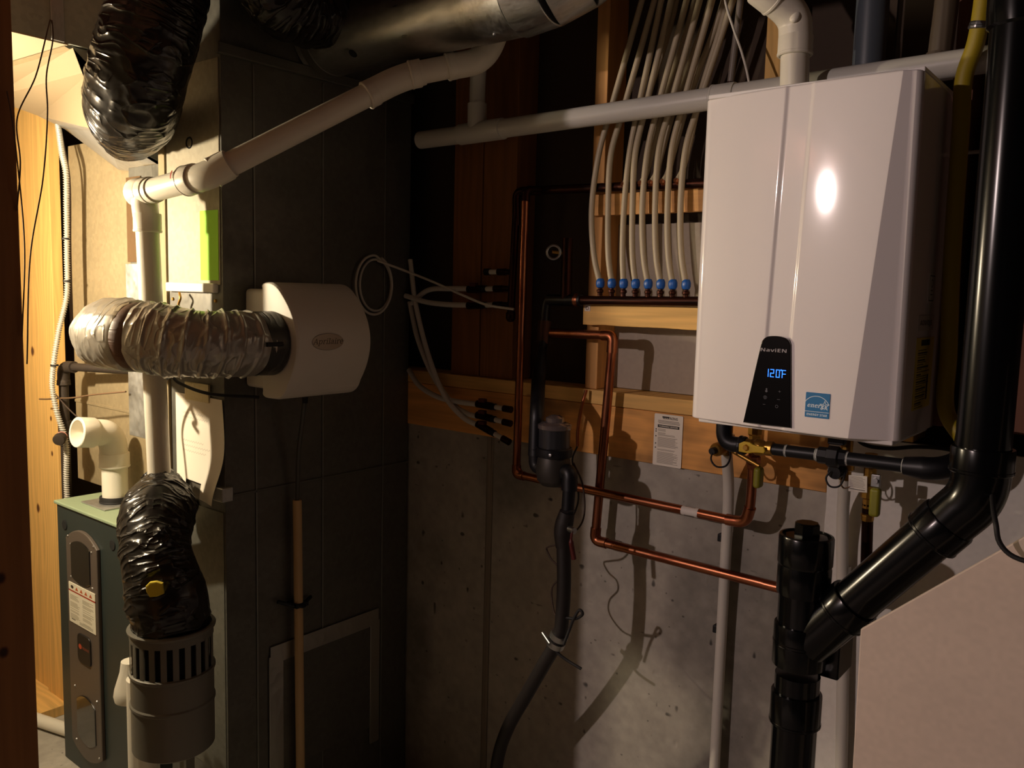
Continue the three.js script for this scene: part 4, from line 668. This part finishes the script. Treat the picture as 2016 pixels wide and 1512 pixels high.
// ================================================================ WATER HEATER
{
  const g = thing('water_heater', 'large glossy white tankless water heater hanging on the wall with black display', 'water heater', [0.22, 1.331, 0.03]);
  const W = 0.44, zb = 0.03, y0 = 1.331, y1 = 2.024, rows = [];
  const section = (v, inset) => {
    const rR = lerp(0.085, 0.032, v), rL = 0.02, o = [];
    const zc = x => 0.338 - 0.26 * (x - 0.345) ** 2;
    for (let i = 0; i < 10; i++) o.push([0, lerp(zb, zc(rL) - 0.02, i / 10)]);
    for (let i = 0; i < 10; i++) { const a = i / 10 * Math.PI / 2; o.push([rL * (1 - Math.cos(a)), zc(rL) - 0.02 + 0.02 * Math.sin(a)]); }
    const xl = lerp(0.166, 0.186, v), xr = lerp(0.222, 0.243, v);
    for (let i = 0; i <= 140; i++) { const x = lerp(rL, W - rR, i / 140); const d = 0.0035 * sst(xl, xl + 0.009, x) * (1 - sst(xr - 0.004, xr + 0.004, x)); o.push([x, zc(x) - d]); }
    const zs = zc(W - rR), tl = 0.5, ra = 0.022, fx = rR - ra * 0.78; // flat facet, then a small rounded corner
    o.push([W - rR + 0.0006, zs - 0.0002]); for (let i = 1; i <= 10; i++) { const t = fx * i / 10; o.push([W - rR + t, zs - tl * t + 0.0001]); }
    const a0 = Math.atan(tl), cxr = W - ra, czr = zs - tl * fx - ra * Math.cos(a0); for (let i = 1; i <= 18; i++) { const a = lerp(a0, Math.PI / 2, i / 18); o.push([Math.max(o[o.length - 1][0], Math.min(W, cxr + ra * Math.sin(a))), czr + ra * Math.cos(a)]); }
    for (let i = 1; i <= 10; i++) o.push([W, lerp(czr, zb, i / 10)]);
    return o.map(([x, z]) => [lerp(x, W / 2, inset * 2), lerp(z, 0.18, inset * 2)]);
  };
  const vs = [[0, 0.010], [0.001, 0.004], [0.003, 0.001], [0.006, 0]]; for (let i = 1; i < 30; i++) vs.push([lerp(0.006, 0.994, i / 30), 0]); vs.push([0.994, 0], [0.997, 0.001], [0.999, 0.004], [1, 0.010]);
  const pos = [], idx = []; let m = 0; for (const [v, ins] of vs) { const s = section(v, ins); m = s.length; for (const [x, z] of s) pos.push(x, lerp(y0, y1, v), z); }
  for (let j = 0; j < vs.length - 1; j++) for (let i = 0; i < m; i++) { const i2 = (i + 1) % m, a = j * m + i, b = j * m + i2, c = a + m, d = b + m; idx.push(a, b, c, c, b, d); }
  for (const j of [0, vs.length - 1]) { const k = pos.length / 3; pos.push(W / 2, j ? y1 : y0, 0.18); for (let i = 0; i < m; i++) { const i2 = (i + 1) % m; j ? idx.push(k, j * m + i, j * m + i2) : idx.push(k, i2, i); } }
  const hg = new THREE.BufferGeometry(); hg.setAttribute('position', new THREE.Float32BufferAttribute(pos, 3)); hg.setIndex(idx); hg.computeVertexNormals();
  const ds = new THREE.Shape(); ds.moveTo(0.141, 1.341); ds.lineTo(0.240, 1.341); ds.lineTo(0.2285, 1.508); ds.quadraticCurveTo(0.226, 1.519, 0.214, 1.5215); ds.quadraticCurveTo(0.198, 1.525, 0.181, 1.521); ds.quadraticCurveTo(0.173, 1.517, 0.1705, 1.508); ds.closePath();
  part(g, 'casing', hg, M.whiteEnamel);
  part(g, 'top_lip', box(0.012, 0.4405, 2.021, 2.0305, 0.03, 0.3165, 0.002), M.whiteSheet);
  part(g, 'bottom_lip', box(0.02, 0.43, 1.323, 1.333, 0.03, 0.305, 0.003), M.whiteSheet);
  part(g, 'wall_bracket', box(-0.02, 0.1, 1.29, 1.34, 0.012, 0.034, 0.004), M.whiteSheet);
  part(g, 'wall_bracket', box(0.1, 0.34, 2.02, 2.06, 0.002, 0.034, 0.004), M.whiteSheet);
  const dt = canvasTex(512, 960, (c, w, h) => {
    c.fillStyle = '#070709'; c.fillRect(0, 0, w, h); c.textAlign = 'center'; c.save(); c.translate(285, 170); c.scale(1.3, 0.82); c.font = 'bold 62px sans-serif'; c.fillStyle = '#b0aaae'; c.fillText('NaviEN', 0, 0); c.restore();
    c.strokeStyle = '#6d6d74'; c.fillStyle = '#6d6d74'; c.lineWidth = 4; c.beginPath(); c.arc(235, 570, 9, 0, 7); c.fill(); c.beginPath(); c.arc(235, 592, 13, 0, 7); c.fill(); c.fillRect(360, 582, 26, 4); c.fillRect(371, 571, 4, 26);
    c.beginPath(); c.arc(225, 660, 17, 0, 7); c.stroke(); c.fillRect(221, 650, 8, 22); c.fillRect(352, 668, 30, 4); c.fillRect(205, 735, 26, 4); c.beginPath(); c.arc(352, 745, 14, 0, 7); c.stroke();
  });
  const et = canvasTex(512, 960, (c, w, h) => {
    c.fillStyle = '#000'; c.fillRect(0, 0, w, h); c.fillStyle = '#2f74ff';
    const seg = (x, y, on) => { const L = 44, T = 11, a = { a: [x, y, L, T], b: [x + L - T, y, T, L], c: [x + L - T, y + L, T, L], d: [x, y + 2 * L - T, L, T], e: [x, y + L, T, L], f: [x, y, T, L], g: [x, y + L - T / 2, L, T] }; for (const k of on) { const [p, q, r, s] = a[k]; c.fillRect(p + 1.5, q + 1.5, r - 3, s - 3); } };
    seg(205, 352, 'bc'); seg(262, 352, 'abged'); seg(322, 352, 'abcdef'); seg(384, 352, 'aefg'); c.fillRect(370, 350, 14, 14);
  });
  const dp = plate(ds, 0.328, 0.3395, 0.002);
  part(g, 'display', dp, P({ map: dt, roughness: 0.1, clearcoat: 1, clearcoatRoughness: 0.04, emissive: 0xffffff, emissiveMap: et, emissiveIntensity: 3.2 }), 'glossy black display panel reading 120 degrees');
  const st = canvasTex(256, 268, (c, w, h) => {
    c.fillStyle = '#1273ad'; c.fillRect(0, 0, w, h); c.strokeStyle = '#dfe9f0'; c.lineWidth = 7; c.beginPath(); c.arc(118, 178, 142, -2.6, -0.42); c.stroke(); c.lineWidth = 6; c.beginPath(); c.moveTo(0, 204); c.lineTo(256, 204); c.stroke();
    c.font = 'italic bold 62px serif'; c.fillStyle = '#dfe9f0'; c.fillText('energy', 18, 158);
    c.lineWidth = 6; c.beginPath(); for (let i = 0; i <= 10; i++) { const a = -Math.PI / 2 + i * Math.PI / 5, r = i % 2 ? 20 : 50; c.lineTo(205 + Math.cos(a) * r, 132 + Math.sin(a) * r); } c.closePath(); c.stroke();
    c.font = 'bold 34px sans-serif'; c.textAlign = 'center'; c.fillText('ENERGY STAR', 128, 248);
  });
  part(g, 'energy_sticker', plate(rr(0.2685, 1.3665, 0.0475, 0.0495, 0.0012), 0.3362, 0.3392, 0.0003), S({ map: st, roughness: 0.4 }), 'blue energy sticker');
  const yt = canvasTex(256, 360, (c, w, h) => { c.fillStyle = '#cdb94a'; c.fillRect(0, 0, w, h); c.fillStyle = '#26231c'; c.fillRect(60, 10, 130, 30); for (let y = 60; y < 350; y += 12) c.fillRect(24, y, 60 + 130 * hash3(y, 3, 4), y % 36 ? 4 : 8); c.fillRect(180, 190, 24, 130); });
  const side = (y0_, y1_, z0_, z1_) => { const q = plate([[0, 0], [z1_ - z0_, 0], [z1_ - z0_, y1_ - y0_], [0, y1_ - y0_]], 0, 0.0015, 0.0002); q.rotateY(Math.PI / 2); q.translate(W, y0_, z1_); return q; };
  part(g, 'side_label', side(1.385, 1.53, 0.085, 0.225), S({ map: yt, roughness: 0.6 }), 'yellow energy guide label');
  const bt = canvasTex(256, 128, (c) => { c.fillStyle = '#b9b2a8'; c.fillRect(0, 0, 256, 128); c.fillStyle = '#1c1a18'; c.font = 'bold 60px sans-serif'; c.fillText('A0M0JS', 12, 84); });
  part(g, 'side_label', side(1.545, 1.575, 0.10, 0.22), S({ map: bt, roughness: 0.6 }), 'narrow serial label');
  const wt = canvasTex(128, 160, (c) => { c.fillStyle = '#cfc8c0'; c.fillRect(0, 0, 128, 160); c.strokeStyle = '#33302c'; c.lineWidth = 5; c.strokeRect(14, 14, 100, 132); c.beginPath(); c.arc(64, 54, 20, 0, 7); c.moveTo(40, 92); c.lineTo(88, 92); c.moveTo(40, 114); c.lineTo(88, 114); c.stroke(); });
  part(g, 'side_label', side(1.60, 1.66, 0.115, 0.165), S({ map: wt, roughness: 0.6 }), 'small boxed pictogram label');
}
{ // exhaust elbow above the heater
  const g = thing('exhaust_pipe', 'cream vent pipe with elbow rising from the top of the water heater', 'pipe', [0.145, 2.03, 0.18]);
  part(g, 'riser', tube([[0.147, 2.02, 0.18], [0.142, 2.15, 0.18]], 0.0302, 0.02, 28), M.pvc);
  part(g, 'hub', collar([0.1425, 2.122, 0.18], [0, 1, 0], 0.0375, 0.042), M.pvc);
  part(g, 'elbow', sweep(path([[0.1425, 2.15, 0.18], [0.140, 2.205, 0.182], [0.10, 2.245, 0.235]], 0.06, 14), 0.0355, 28), M.pvc);
  part(g, 'boss', new THREE.SphereGeometry(1, 20, 14).scale(0.012, 0.017, 0.009).rotateX(-0.5).translate(0.150, 2.196, 0.212), M.pvc);
  part(g, 'hub', collar([0.112, 2.235, 0.22], [-0.55, 0.5, 0.67], 0.04, 0.048), M.pvc);
  part(g, 'outlet_pipe', tube([[0.104, 2.242, 0.23], [-0.02, 2.36, 0.385]], 0.0302, 0.02, 28), M.pvc);
}
{
  const g = thing('intake_pipe', 'dark grey vertical pipe behind the water heater top', 'pipe', [0.26, 2.0, 0.05]);
  part(g, 'pipe', tube([[0.262, 1.95, 0.06], [0.262, CE + 0.1, 0.06]], 0.034, 0.02, 28), M.pvcDark);
}
solo('thin_conduit', 'thin grey conduit rising just right of the dark grey intake pipe', 'pipe', tube([[0.305, 2.0, 0.02], [0.312, CE + 0.1, 0.02]], 0.006, 0.02, 12), M.galvDull);
{
  const g = thing('capped_riser', 'shadowed tan capped pipe stub standing behind the water heater corner', 'pipe', [0.40, 2.08, 0.06]);
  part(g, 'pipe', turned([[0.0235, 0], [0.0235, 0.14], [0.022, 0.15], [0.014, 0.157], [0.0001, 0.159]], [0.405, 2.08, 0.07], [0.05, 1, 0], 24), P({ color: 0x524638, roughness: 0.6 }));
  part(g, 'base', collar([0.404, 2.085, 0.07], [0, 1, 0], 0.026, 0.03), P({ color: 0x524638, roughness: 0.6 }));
}
solo('white_cable', 'thin white cable hanging in a curve above the water heater', 'cable', line([[-0.085, 2.40, 0.08], [-0.075, 2.31, 0.08], [-0.045, 2.235, 0.09], [-0.015, 2.17, 0.10], [0.01, 2.10, 0.11], [0.02, 2.02, 0.11]], 0.003, 60, 8), M.wireWhite);
{
  const g = thing('clear_tube', 'smoky clear tube standing up beside the heater corner and thin cable', 'tube', [-0.06, 2.1, 0.05]);
  part(g, 'tube', tube([[-0.066, 2.09, 0.05], [-0.028, CE + 0.1, 0.05]], 0.008, 0.02, 14), P({ color: 0x9a9086, roughness: 0.3, transmission: 0.4, thickness: 0 }));
  part(g, 'fitting', turned([[0.0001, 0], [0.013, 0], [0.013, 0.012], [0.009, 0.014], [0.009, 0.024]], [-0.066, 2.098, 0.05], [0.1, 1, 0], 14), M.copperDark);
}
// ================================================================ UNDER THE HEATER
{
  const g = thing('gas_line', 'black iron gas line with yellow shutoff lever under the water heater', 'pipe', [0.25, 1.27, 0.18]);
  const Y = x => 1.262 + (x - 0.05) * 0.012;
  part(g, 'elbow', sweep(path([[0.028, 1.33, 0.185], [0.028, Y(0), 0.185], [0.085, Y(0.05), 0.185]], 0.05, 14), 0.0185, 22), M.iron);
  part(g, 'elbow_bead', collar([0.068, Y(0.05), 0.185], [1, 0, 0], 0.0225, 0.016), M.iron);
  part(g, 'valve_body', turned([[0.012, 0], [0.017, 0.002], [0.017, 0.014], [0.014, 0.018], [0.019, 0.026], [0.019, 0.038], [0.014, 0.046], [0.017, 0.05], [0.017, 0.064], [0.012, 0.066]], [0.084, Y(0.08), 0.185], [1, 0.012, 0], 16), M.brass);
  const ls = new THREE.Shape(); ls.moveTo(0.08, 1.253); ls.lineTo(0.102, 1.252); ls.quadraticCurveTo(0.112, 1.257, 0.137, 1.257); ls.lineTo(0.139, 1.261); ls.lineTo(0.136, 1.268); ls.quadraticCurveTo(0.112, 1.267, 0.104, 1.274); ls.lineTo(0.09, 1.2745); ls.lineTo(0.08, 1.269); ls.closePath();
  part(g, 'lever', plate(ls, 0.206, 0.213, 0.0018), M.yellowCoat, 'yellow lever handle');
  part(g, 'lever_nut', turned([[0.0001, 0.008], [0.006, 0.008], [0.0075, 0.004], [0.0075, 0]], [0.096, 1.263, 0.211], [0, 0, 1], 6), M.brass);
  part(g, 'nipple', tube([[0.145, Y(0.14), 0.185], [0.26, Y(0.26), 0.185]], 0.0135, 0.02, 20), M.iron);
  part(g, 'dope_ring', collar([0.176, Y(0.18), 0.185], [1, 0, 0], 0.0148, 0.006, 0.001), M.dope);
  part(g, 'dope_ring', collar([0.244, Y(0.25), 0.185], [1, 0, 0], 0.0152, 0.007, 0.001), M.dope);
  part(g, 'union', turned([[0.013, 0], [0.0185, 0.001], [0.0185, 0.02], [0.0235, 0.022], [0.0235, 0.044], [0.0185, 0.047], [0.017, 0.06], [0.013, 0.061]], [0.25, Y(0.26), 0.185], [1, 0.012, 0], 8), M.iron);
  part(g, 'nipple', tube([[0.3, Y(0.3), 0.185], [0.43, Y(0.43), 0.185]], 0.0145, 0.02, 20), M.iron);
  part(g, 'dope_ring', collar([0.309, Y(0.31), 0.185], [1, 0, 0], 0.0158, 0.006, 0.001), M.dope);
  part(g, 'dope_ring', collar([0.422, Y(0.42), 0.185], [1, 0, 0], 0.016, 0.006, 0.001), M.dope);
  part(g, 'reducer_elbow', sweep(path([[0.425, Y(0.43), 0.185], [0.49, Y(0.49), 0.185], [0.53, Y(0.5) + 0.02, 0.15], [0.53, Y(0.5) + 0.1, 0.14]], 0.03, 10), (t) => 0.0185 + 0.005 * sst(0.0, 0.1, t), 22), M.iron);
}
function isoValve(label, x, z, handleX, hY) {
  const g = thing('isolation_valve', label, 'valve', [x, 1.2, z]);
  part(g, 'body', turned([[0.0001, 0], [0.013, 0], [0.013, 0.02], [0.018, 0.024], [0.018, 0.05], [0.013, 0.054], [0.013, 0.1], [0.0001, 0.1]], [x, 1.222, z], [0, 1, 0], 16), M.brass);
  part(g, 'purge_port', turned([[0.0001, 0.05], [0.0145, 0.05], [0.0165, 0.045], [0.0165, 0.02], [0.011, 0.018], [0.011, 0]], [x, 1.243, z], [-0.15, -0.1, 1], 18), M.brass);
  part(g, 'purge_cap', turned([[0.0001, 0.016], [0.0085, 0.016], [0.0085, 0]], [x - 0.007, 1.238, z + 0.047], [-0.15, -0.1, 1], 14), M.rubber);
  part(g, 'cap_strap', line([[x - 0.008, 1.236, z + 0.06], [x - 0.006, 1.218, z + 0.07], [x + 0.008, 1.204, z + 0.07], [x + 0.026, 1.206, z + 0.06], [x + 0.03, 1.222, z + 0.045], [x + 0.022, 1.238, z + 0.03]], 0.0022, 40, 8), M.rubber);
  part(g, 'handle', box(handleX - 0.009, handleX + 0.009, hY - 0.025, hY + 0.025, z + 0.0, z + 0.03, 0.008), M.greenHandle, 'olive yellow handle');
  part(g, 'handle_stem', tube([[x + 0.005, 1.238, z], [handleX, hY + 0.026, z + 0.012]], 0.006, 0.01, 10), M.brass);
  return g;
}
isoValve('brass isolation valve with cap loop above the left white riser', 0.008, 0.12, 0.098, 1.182);
{
  const g = thing('hot_fitting', 'brass fitting joining the bright copper pipe to the water heater', 'fitting', [0.074, 1.23, 0.115]);
  part(g, 'body', turned([[0.0001, 0], [0.014, 0], [0.014, 0.03], [0.017, 0.034], [0.017, 0.05], [0.013, 0.054], [0.013, 0.085], [0.0001, 0.085]], [0.074, 1.246, 0.113], [0, 1, 0], 8), M.brass);
}
{
  const g = thing('isolation_valve', 'right isolation valve with cap loop, paper tag and olive handle', 'valve', [0.32, 1.2, 0.12]);
  part(g, 'body', turned([[0.0001, 0], [0.013, 0], [0.013, 0.02], [0.019, 0.024], [0.019, 0.05], [0.013, 0.054], [0.013, 0.115], [0.0001, 0.115]], [0.29, 1.205, 0.12], [0, 1, 0], 16), M.brass);
  part(g, 'purge_port', turned([[0.0001, 0.05], [0.0145, 0.05], [0.0165, 0.045], [0.0165, 0.02], [0.011, 0.018], [0.011, 0]], [0.288, 1.232, 0.12], [-0.15, -0.1, 1], 18), M.iron);
  part(g, 'cap_strap', line([[0.275, 1.23, 0.175], [0.268, 1.214, 0.18], [0.278, 1.198, 0.18], [0.295, 1.20, 0.175], [0.302, 1.22, 0.165], [0.297, 1.236, 0.15]], 0.0022, 40, 8), M.rubber);
  const tt = canvasTex(128, 128, (c) => { c.fillStyle = '#d6cfc6'; c.fillRect(0, 0, 128, 128); c.fillStyle = '#8d857d'; for (let y = 16; y < 96; y += 9) c.fillRect(10, y, 80 + 24 * hash3(y, 1, 7), 3); c.fillStyle = '#55504a'; c.fillRect(8, 104, 106, 5); });
  const tg = plate([[0.312, 1.19], [0.35, 1.193], [0.348, 1.228], [0.31, 1.225]], 0.160, 0.1615, 0.0003); part(g, 'tag', tg, S({ map: tt, roughness: 0.7 }), 'white paper tag');
  part(g, 'tag_wire', line([[0.297, 1.226, 0.15], [0.293, 1.205, 0.158], [0.302, 1.195, 0.162], [0.315, 1.20, 0.16]], 0.0018, 24, 6), M.wireTan);
  part(g, 'cold_body', turned([[0.0001, 0], [0.012, 0], [0.012, 0.02], [0.017, 0.024], [0.017, 0.05], [0.013, 0.055], [0.013, 0.12], [0.0001, 0.12]], [0.348, 1.155, 0.14], [0, 1, 0], 10), M.brass);
  part(g, 'stem_plate', box(0.356, 0.375, 1.207, 1.235, 0.155, 0.162, 0.002), M.steel);
  part(g, 'stem_nut', turned([[0.0001, 0.006], [0.006, 0.006], [0.006, 0]], [0.366, 1.222, 0.162], [0, 0, 1], 6), M.steel);
  part(g, 'handle', box(0.358, 0.38, 1.145, 1.207, 0.155, 0.175, 0.007), M.greenHandle, 'olive yellow handle');
}
{
  const g = thing('copper_pipe', 'short copper drop disappearing behind the slanted black pipe', 'pipe', [0.349, 0.9, 0.13]);
  part(g, 'pipe', sweep(path([[0.348, 1.165, 0.14], [0.351, 0.955, 0.12], [0.349, 0.925, 0.06], [0.349, 0.915, 0.005]], 0.03), 0.012, 18), M.copperDark);
  part(g, 'end_fitting', turned([[0.0001, 0.03], [0.016, 0.03], [0.019, 0.022], [0.019, 0]], [0.338, 0.895, 0.12], [0, -0.5, 0.86], 14), M.copperDark);
  part(g, 'solder_ring', collar([0.3485, 1.143, 0.139], [0, -1, 0], 0.0145, 0.016), M.brass);
}
solo('power_cord', 'black cord trailing from the underside of the heater toward the black stack', 'cord', line([[0.30, 1.325, 0.14], [0.33, 1.296, 0.15], [0.38, 1.292, 0.15], [0.44, 1.302, 0.14], [0.50, 1.302, 0.13], [0.55, 1.285, 0.12]], 0.0045, 50, 8), M.rubber);
solo('strap_clip', 'small dark bracket clipped under the middle of the water heater', 'bracket', box(0.275, 0.31, 1.295, 1.326, 0.19, 0.21, 0.003), M.iron);
// ================================================================ BLACK DRAIN STACK
{
  const g = thing('drain_stack', 'thick black drain stack with capped top, slanted branch and tall riser', 'pipe', [0.295, FL, 0.36]);
  const r = 0.0445, X = 0.295, Z = 0.36;
  part(g, 'lower_pipe', turned([[0.0001, 0], [r, 0], [r, 0.95], [0.0001, 0.95]], [X, FL, Z], [0, 1, 0], 40), M.abs);
  part(g, 'lower_coupling', collar([X, 0.735, Z], [0, 1, 0], 0.0515, 0.068), M.abs);
  part(g, 'wye_body', turned([[0.044, 0], [0.0515, 0.001], [0.0525, 0.004], [0.0525, 0.045], [0.047, 0.052], [0.047, 0.20], [0.046, 0.21]], [X, 0.86, Z], [0, 1, 0], 40), M.abs);
  part(g, 'coupling_ring', collar([X, 0.905, Z], [0, 1, 0], 0.0535, 0.042), M.abs);
  part(g, 'cleanout_adapter', turned([[0.045, 0], [0.0515, 0.001], [0.0525, 0.005], [0.0525, 0.055], [0.051, 0.06], [0.0535, 0.064], [0.0535, 0.118], [0.052, 0.121], [0.047, 0.122], [0.046, 0.115], [0.0001, 0.115]], [X, 1.01, Z], [0, 1, 0], 40), M.abs);
  part(g, 'cleanout_plug', turned([[0.0001, 0.031], [0.022, 0.031], [0.025, 0.028], [0.026, 0.004], [0.043, 0.003], [0.044, -0.004]], [X, 1.126, Z], [0, 1, 0], 8), M.abs);
  const a = [X + 0.01, 0.905, Z], b = [0.593, 1.265, 0.36], d = V(b[0] - a[0], b[1] - a[1], 0).normalize();
  const on = s => [a[0] + d.x * s, a[1] + d.y * s, Z];
  part(g, 'wye_branch', tube([on(0.0), on(0.125)], 0.0465, 0.02, 36), M.abs);
  part(g, 'branch_hub', collar(on(0.105), [d.x, d.y, 0], 0.0525, 0.042), M.abs);
  part(g, 'slanted_pipe', tube([on(0.11), on(0.41)], r, 0.02, 40), M.abs);
  part(g, 'elbow', sweep(path([on(0.385), [0.593, 1.262, Z], [0.593, 1.335, Z]], 0.055, 14), 0.0478, 40), M.abs);
  part(g, 'elbow_hub', collar(on(0.345), [d.x, d.y, 0], 0.0525, 0.046), M.abs);
  part(g, 'elbow_hub', collar([0.593, 1.305, Z], [0, 1, 0], 0.0525, 0.045), M.abs);
  part(g, 'upper_pipe', tube([[0.593, 1.32, Z], [0.593, 2.1, Z]], r, 0.02, 40), M.abs);
  part(g, 'upper_coupling', turned([[0.045, 0], [0.05, 0.004], [0.0515, 0.03], [0.0515, 0.4], [0.045, 0.402]], [0.593, 2.06, Z], [0, 1, 0], 40), M.abs);
  part(g, 'wall_hanger', box(0.325, 0.366, 0.835, 0.915, 0.24, 0.33, 0.004), M.abs);
}
{
  const pts = [[0.497, 2.60, 0.16], [0.497, 2.30, 0.16], [0.495, 2.16, 0.16], [0.488, 2.10, 0.155], [0.470, 2.045, 0.14], [0.469, 1.95, 0.13], [0.47, 1.7, 0.12], [0.478, 1.5, 0.12], [0.485, 1.38, 0.13], [0.52, 1.33, 0.14]];
  const g = thing('gas_tube', 'yellow coated gas tube hanging beside the black riser at the right', 'pipe', [0.48, 1.6, 0.13]);
  part(g, 'tube', sweep(smooth(pts, 160), (t, th, l) => 0.0148 + 0.0016 * sst(0.1, 0.32, t), 18), M.yellowPipe);
  part(g, 'joint_ring', collar([0.491, 2.125, 0.158], [0.15, 1, 0.1], 0.0185, 0.014), M.steel);
}
{
  const g = thing('pipe_hook', 'small white hook clip on the wall beside the yellow gas tube', 'clip', [0.46, 1.9, 0.01]);
  part(g, 'hook', line([[0.455, 1.935, 0.035], [0.442, 1.938, 0.035], [0.434, 1.925, 0.035], [0.442, 1.912, 0.035], [0.455, 1.914, 0.03]], 0.004, 30, 8), M.wireWhite);
  part(g, 'arm', tube([[0.455, 1.914, 0.03], [0.51, 1.916, 0.02]], 0.004, 0.01, 8), M.wireWhite);
}
solo('wall_screw', 'shiny screw head in the dim wall between heater and gas tube', 'screw', turned([[0.0001, 0.006], [0.005, 0.005], [0.007, 0.001], [0.007, 0]], [0.45, 1.47, 0.0], [0, 0, 1], 14), M.steel);
solo('black_cord', 'black cord looping out below the elbow of the slanted pipe', 'cord', line([[0.60, 1.30, 0.30], [0.628, 1.262, 0.44], [0.641, 1.245, 0.487], [0.648, 1.219, 0.49], [0.664, 1.202, 0.49], [0.69, 1.195, 0.49], [0.76, 1.19, 0.49], [0.9, 1.2, 0.49]], 0.0042, 70, 10), M.rubber);
// sheet of drywall leaning flat on the wall, sloped top
const SH = [[0.452, FL], [0.437, 1.0], [0.677, 1.222], [0.95, 1.475], [0.95, FL]];
{
  const s = new THREE.Shape(); s.moveTo(SH[0][0], FL); for (const p of SH.slice(1)) s.lineTo(p[0], p[1]); s.closePath();
  const e = new THREE.ExtrudeGeometry(s, { depth: 0.010, bevelEnabled: true, bevelSize: 0.002, bevelThickness: 0.002, bevelSegments: 2 }); e.translate(0, 0, 0.44);
  solo('wall_sheet', 'pale board with a sloping top edge standing on the floor below the slanted pipe', 'panel', boxUV(e), S({ map: TPlaster, color: 0xf4e2da, roughness: 0.9 }));
}
// ================================================================ LAMPS (outside the frame)
{
  const g = thing('bare_bulb', 'bare light bulb on a porcelain holder inside the furnace closet', 'lamp', [BULB.x, BULB.y, 1.45]);
  part(g, 'holder', turned([[0.0001, 0], [0.045, 0], [0.045, 0.015], [0.024, 0.04], [0.02, 0.06], [0.0001, 0.06]], [BULB.x, BULB.y, 1.5], [0, 0, -1], 24), M.porcelain);
  part(g, 'glass_bulb', turned([[0.0001, 0.045], [0.018, 0.04], [0.029, 0.022], [0.03, 0], [0.024, -0.022], [0.014, -0.04], [0.013, -0.05]], [BULB.x, BULB.y, BULB.z], [0, 0, -1], 24), S({ color: 0xfff4dd, emissive: new THREE.Color(1.0, 0.8, 0.45), emissiveIntensity: 30, roughness: 0.4 }));
}
{
  const g = thing('ceiling_globe', 'white glass globe lamp hanging from the ceiling of the room behind', 'lamp', [GLOBE.x, GLOBE.y, GLOBE.z]);
  part(g, 'stem', tube([[GLOBE.x, GLOBE.y + 0.06, GLOBE.z], [GLOBE.x, CE + 0.2, GLOBE.z]], 0.008, 0.01, 10), M.steel);
  part(g, 'globe', new THREE.SphereGeometry(0.045, 24, 16).translate(GLOBE.x, GLOBE.y, GLOBE.z), S({ color: 0xffffff, emissive: new THREE.Color(1.0, 0.72, 0.62), emissiveIntensity: 22, roughness: 0.4 }));
}
renderer.render(scene, camera);
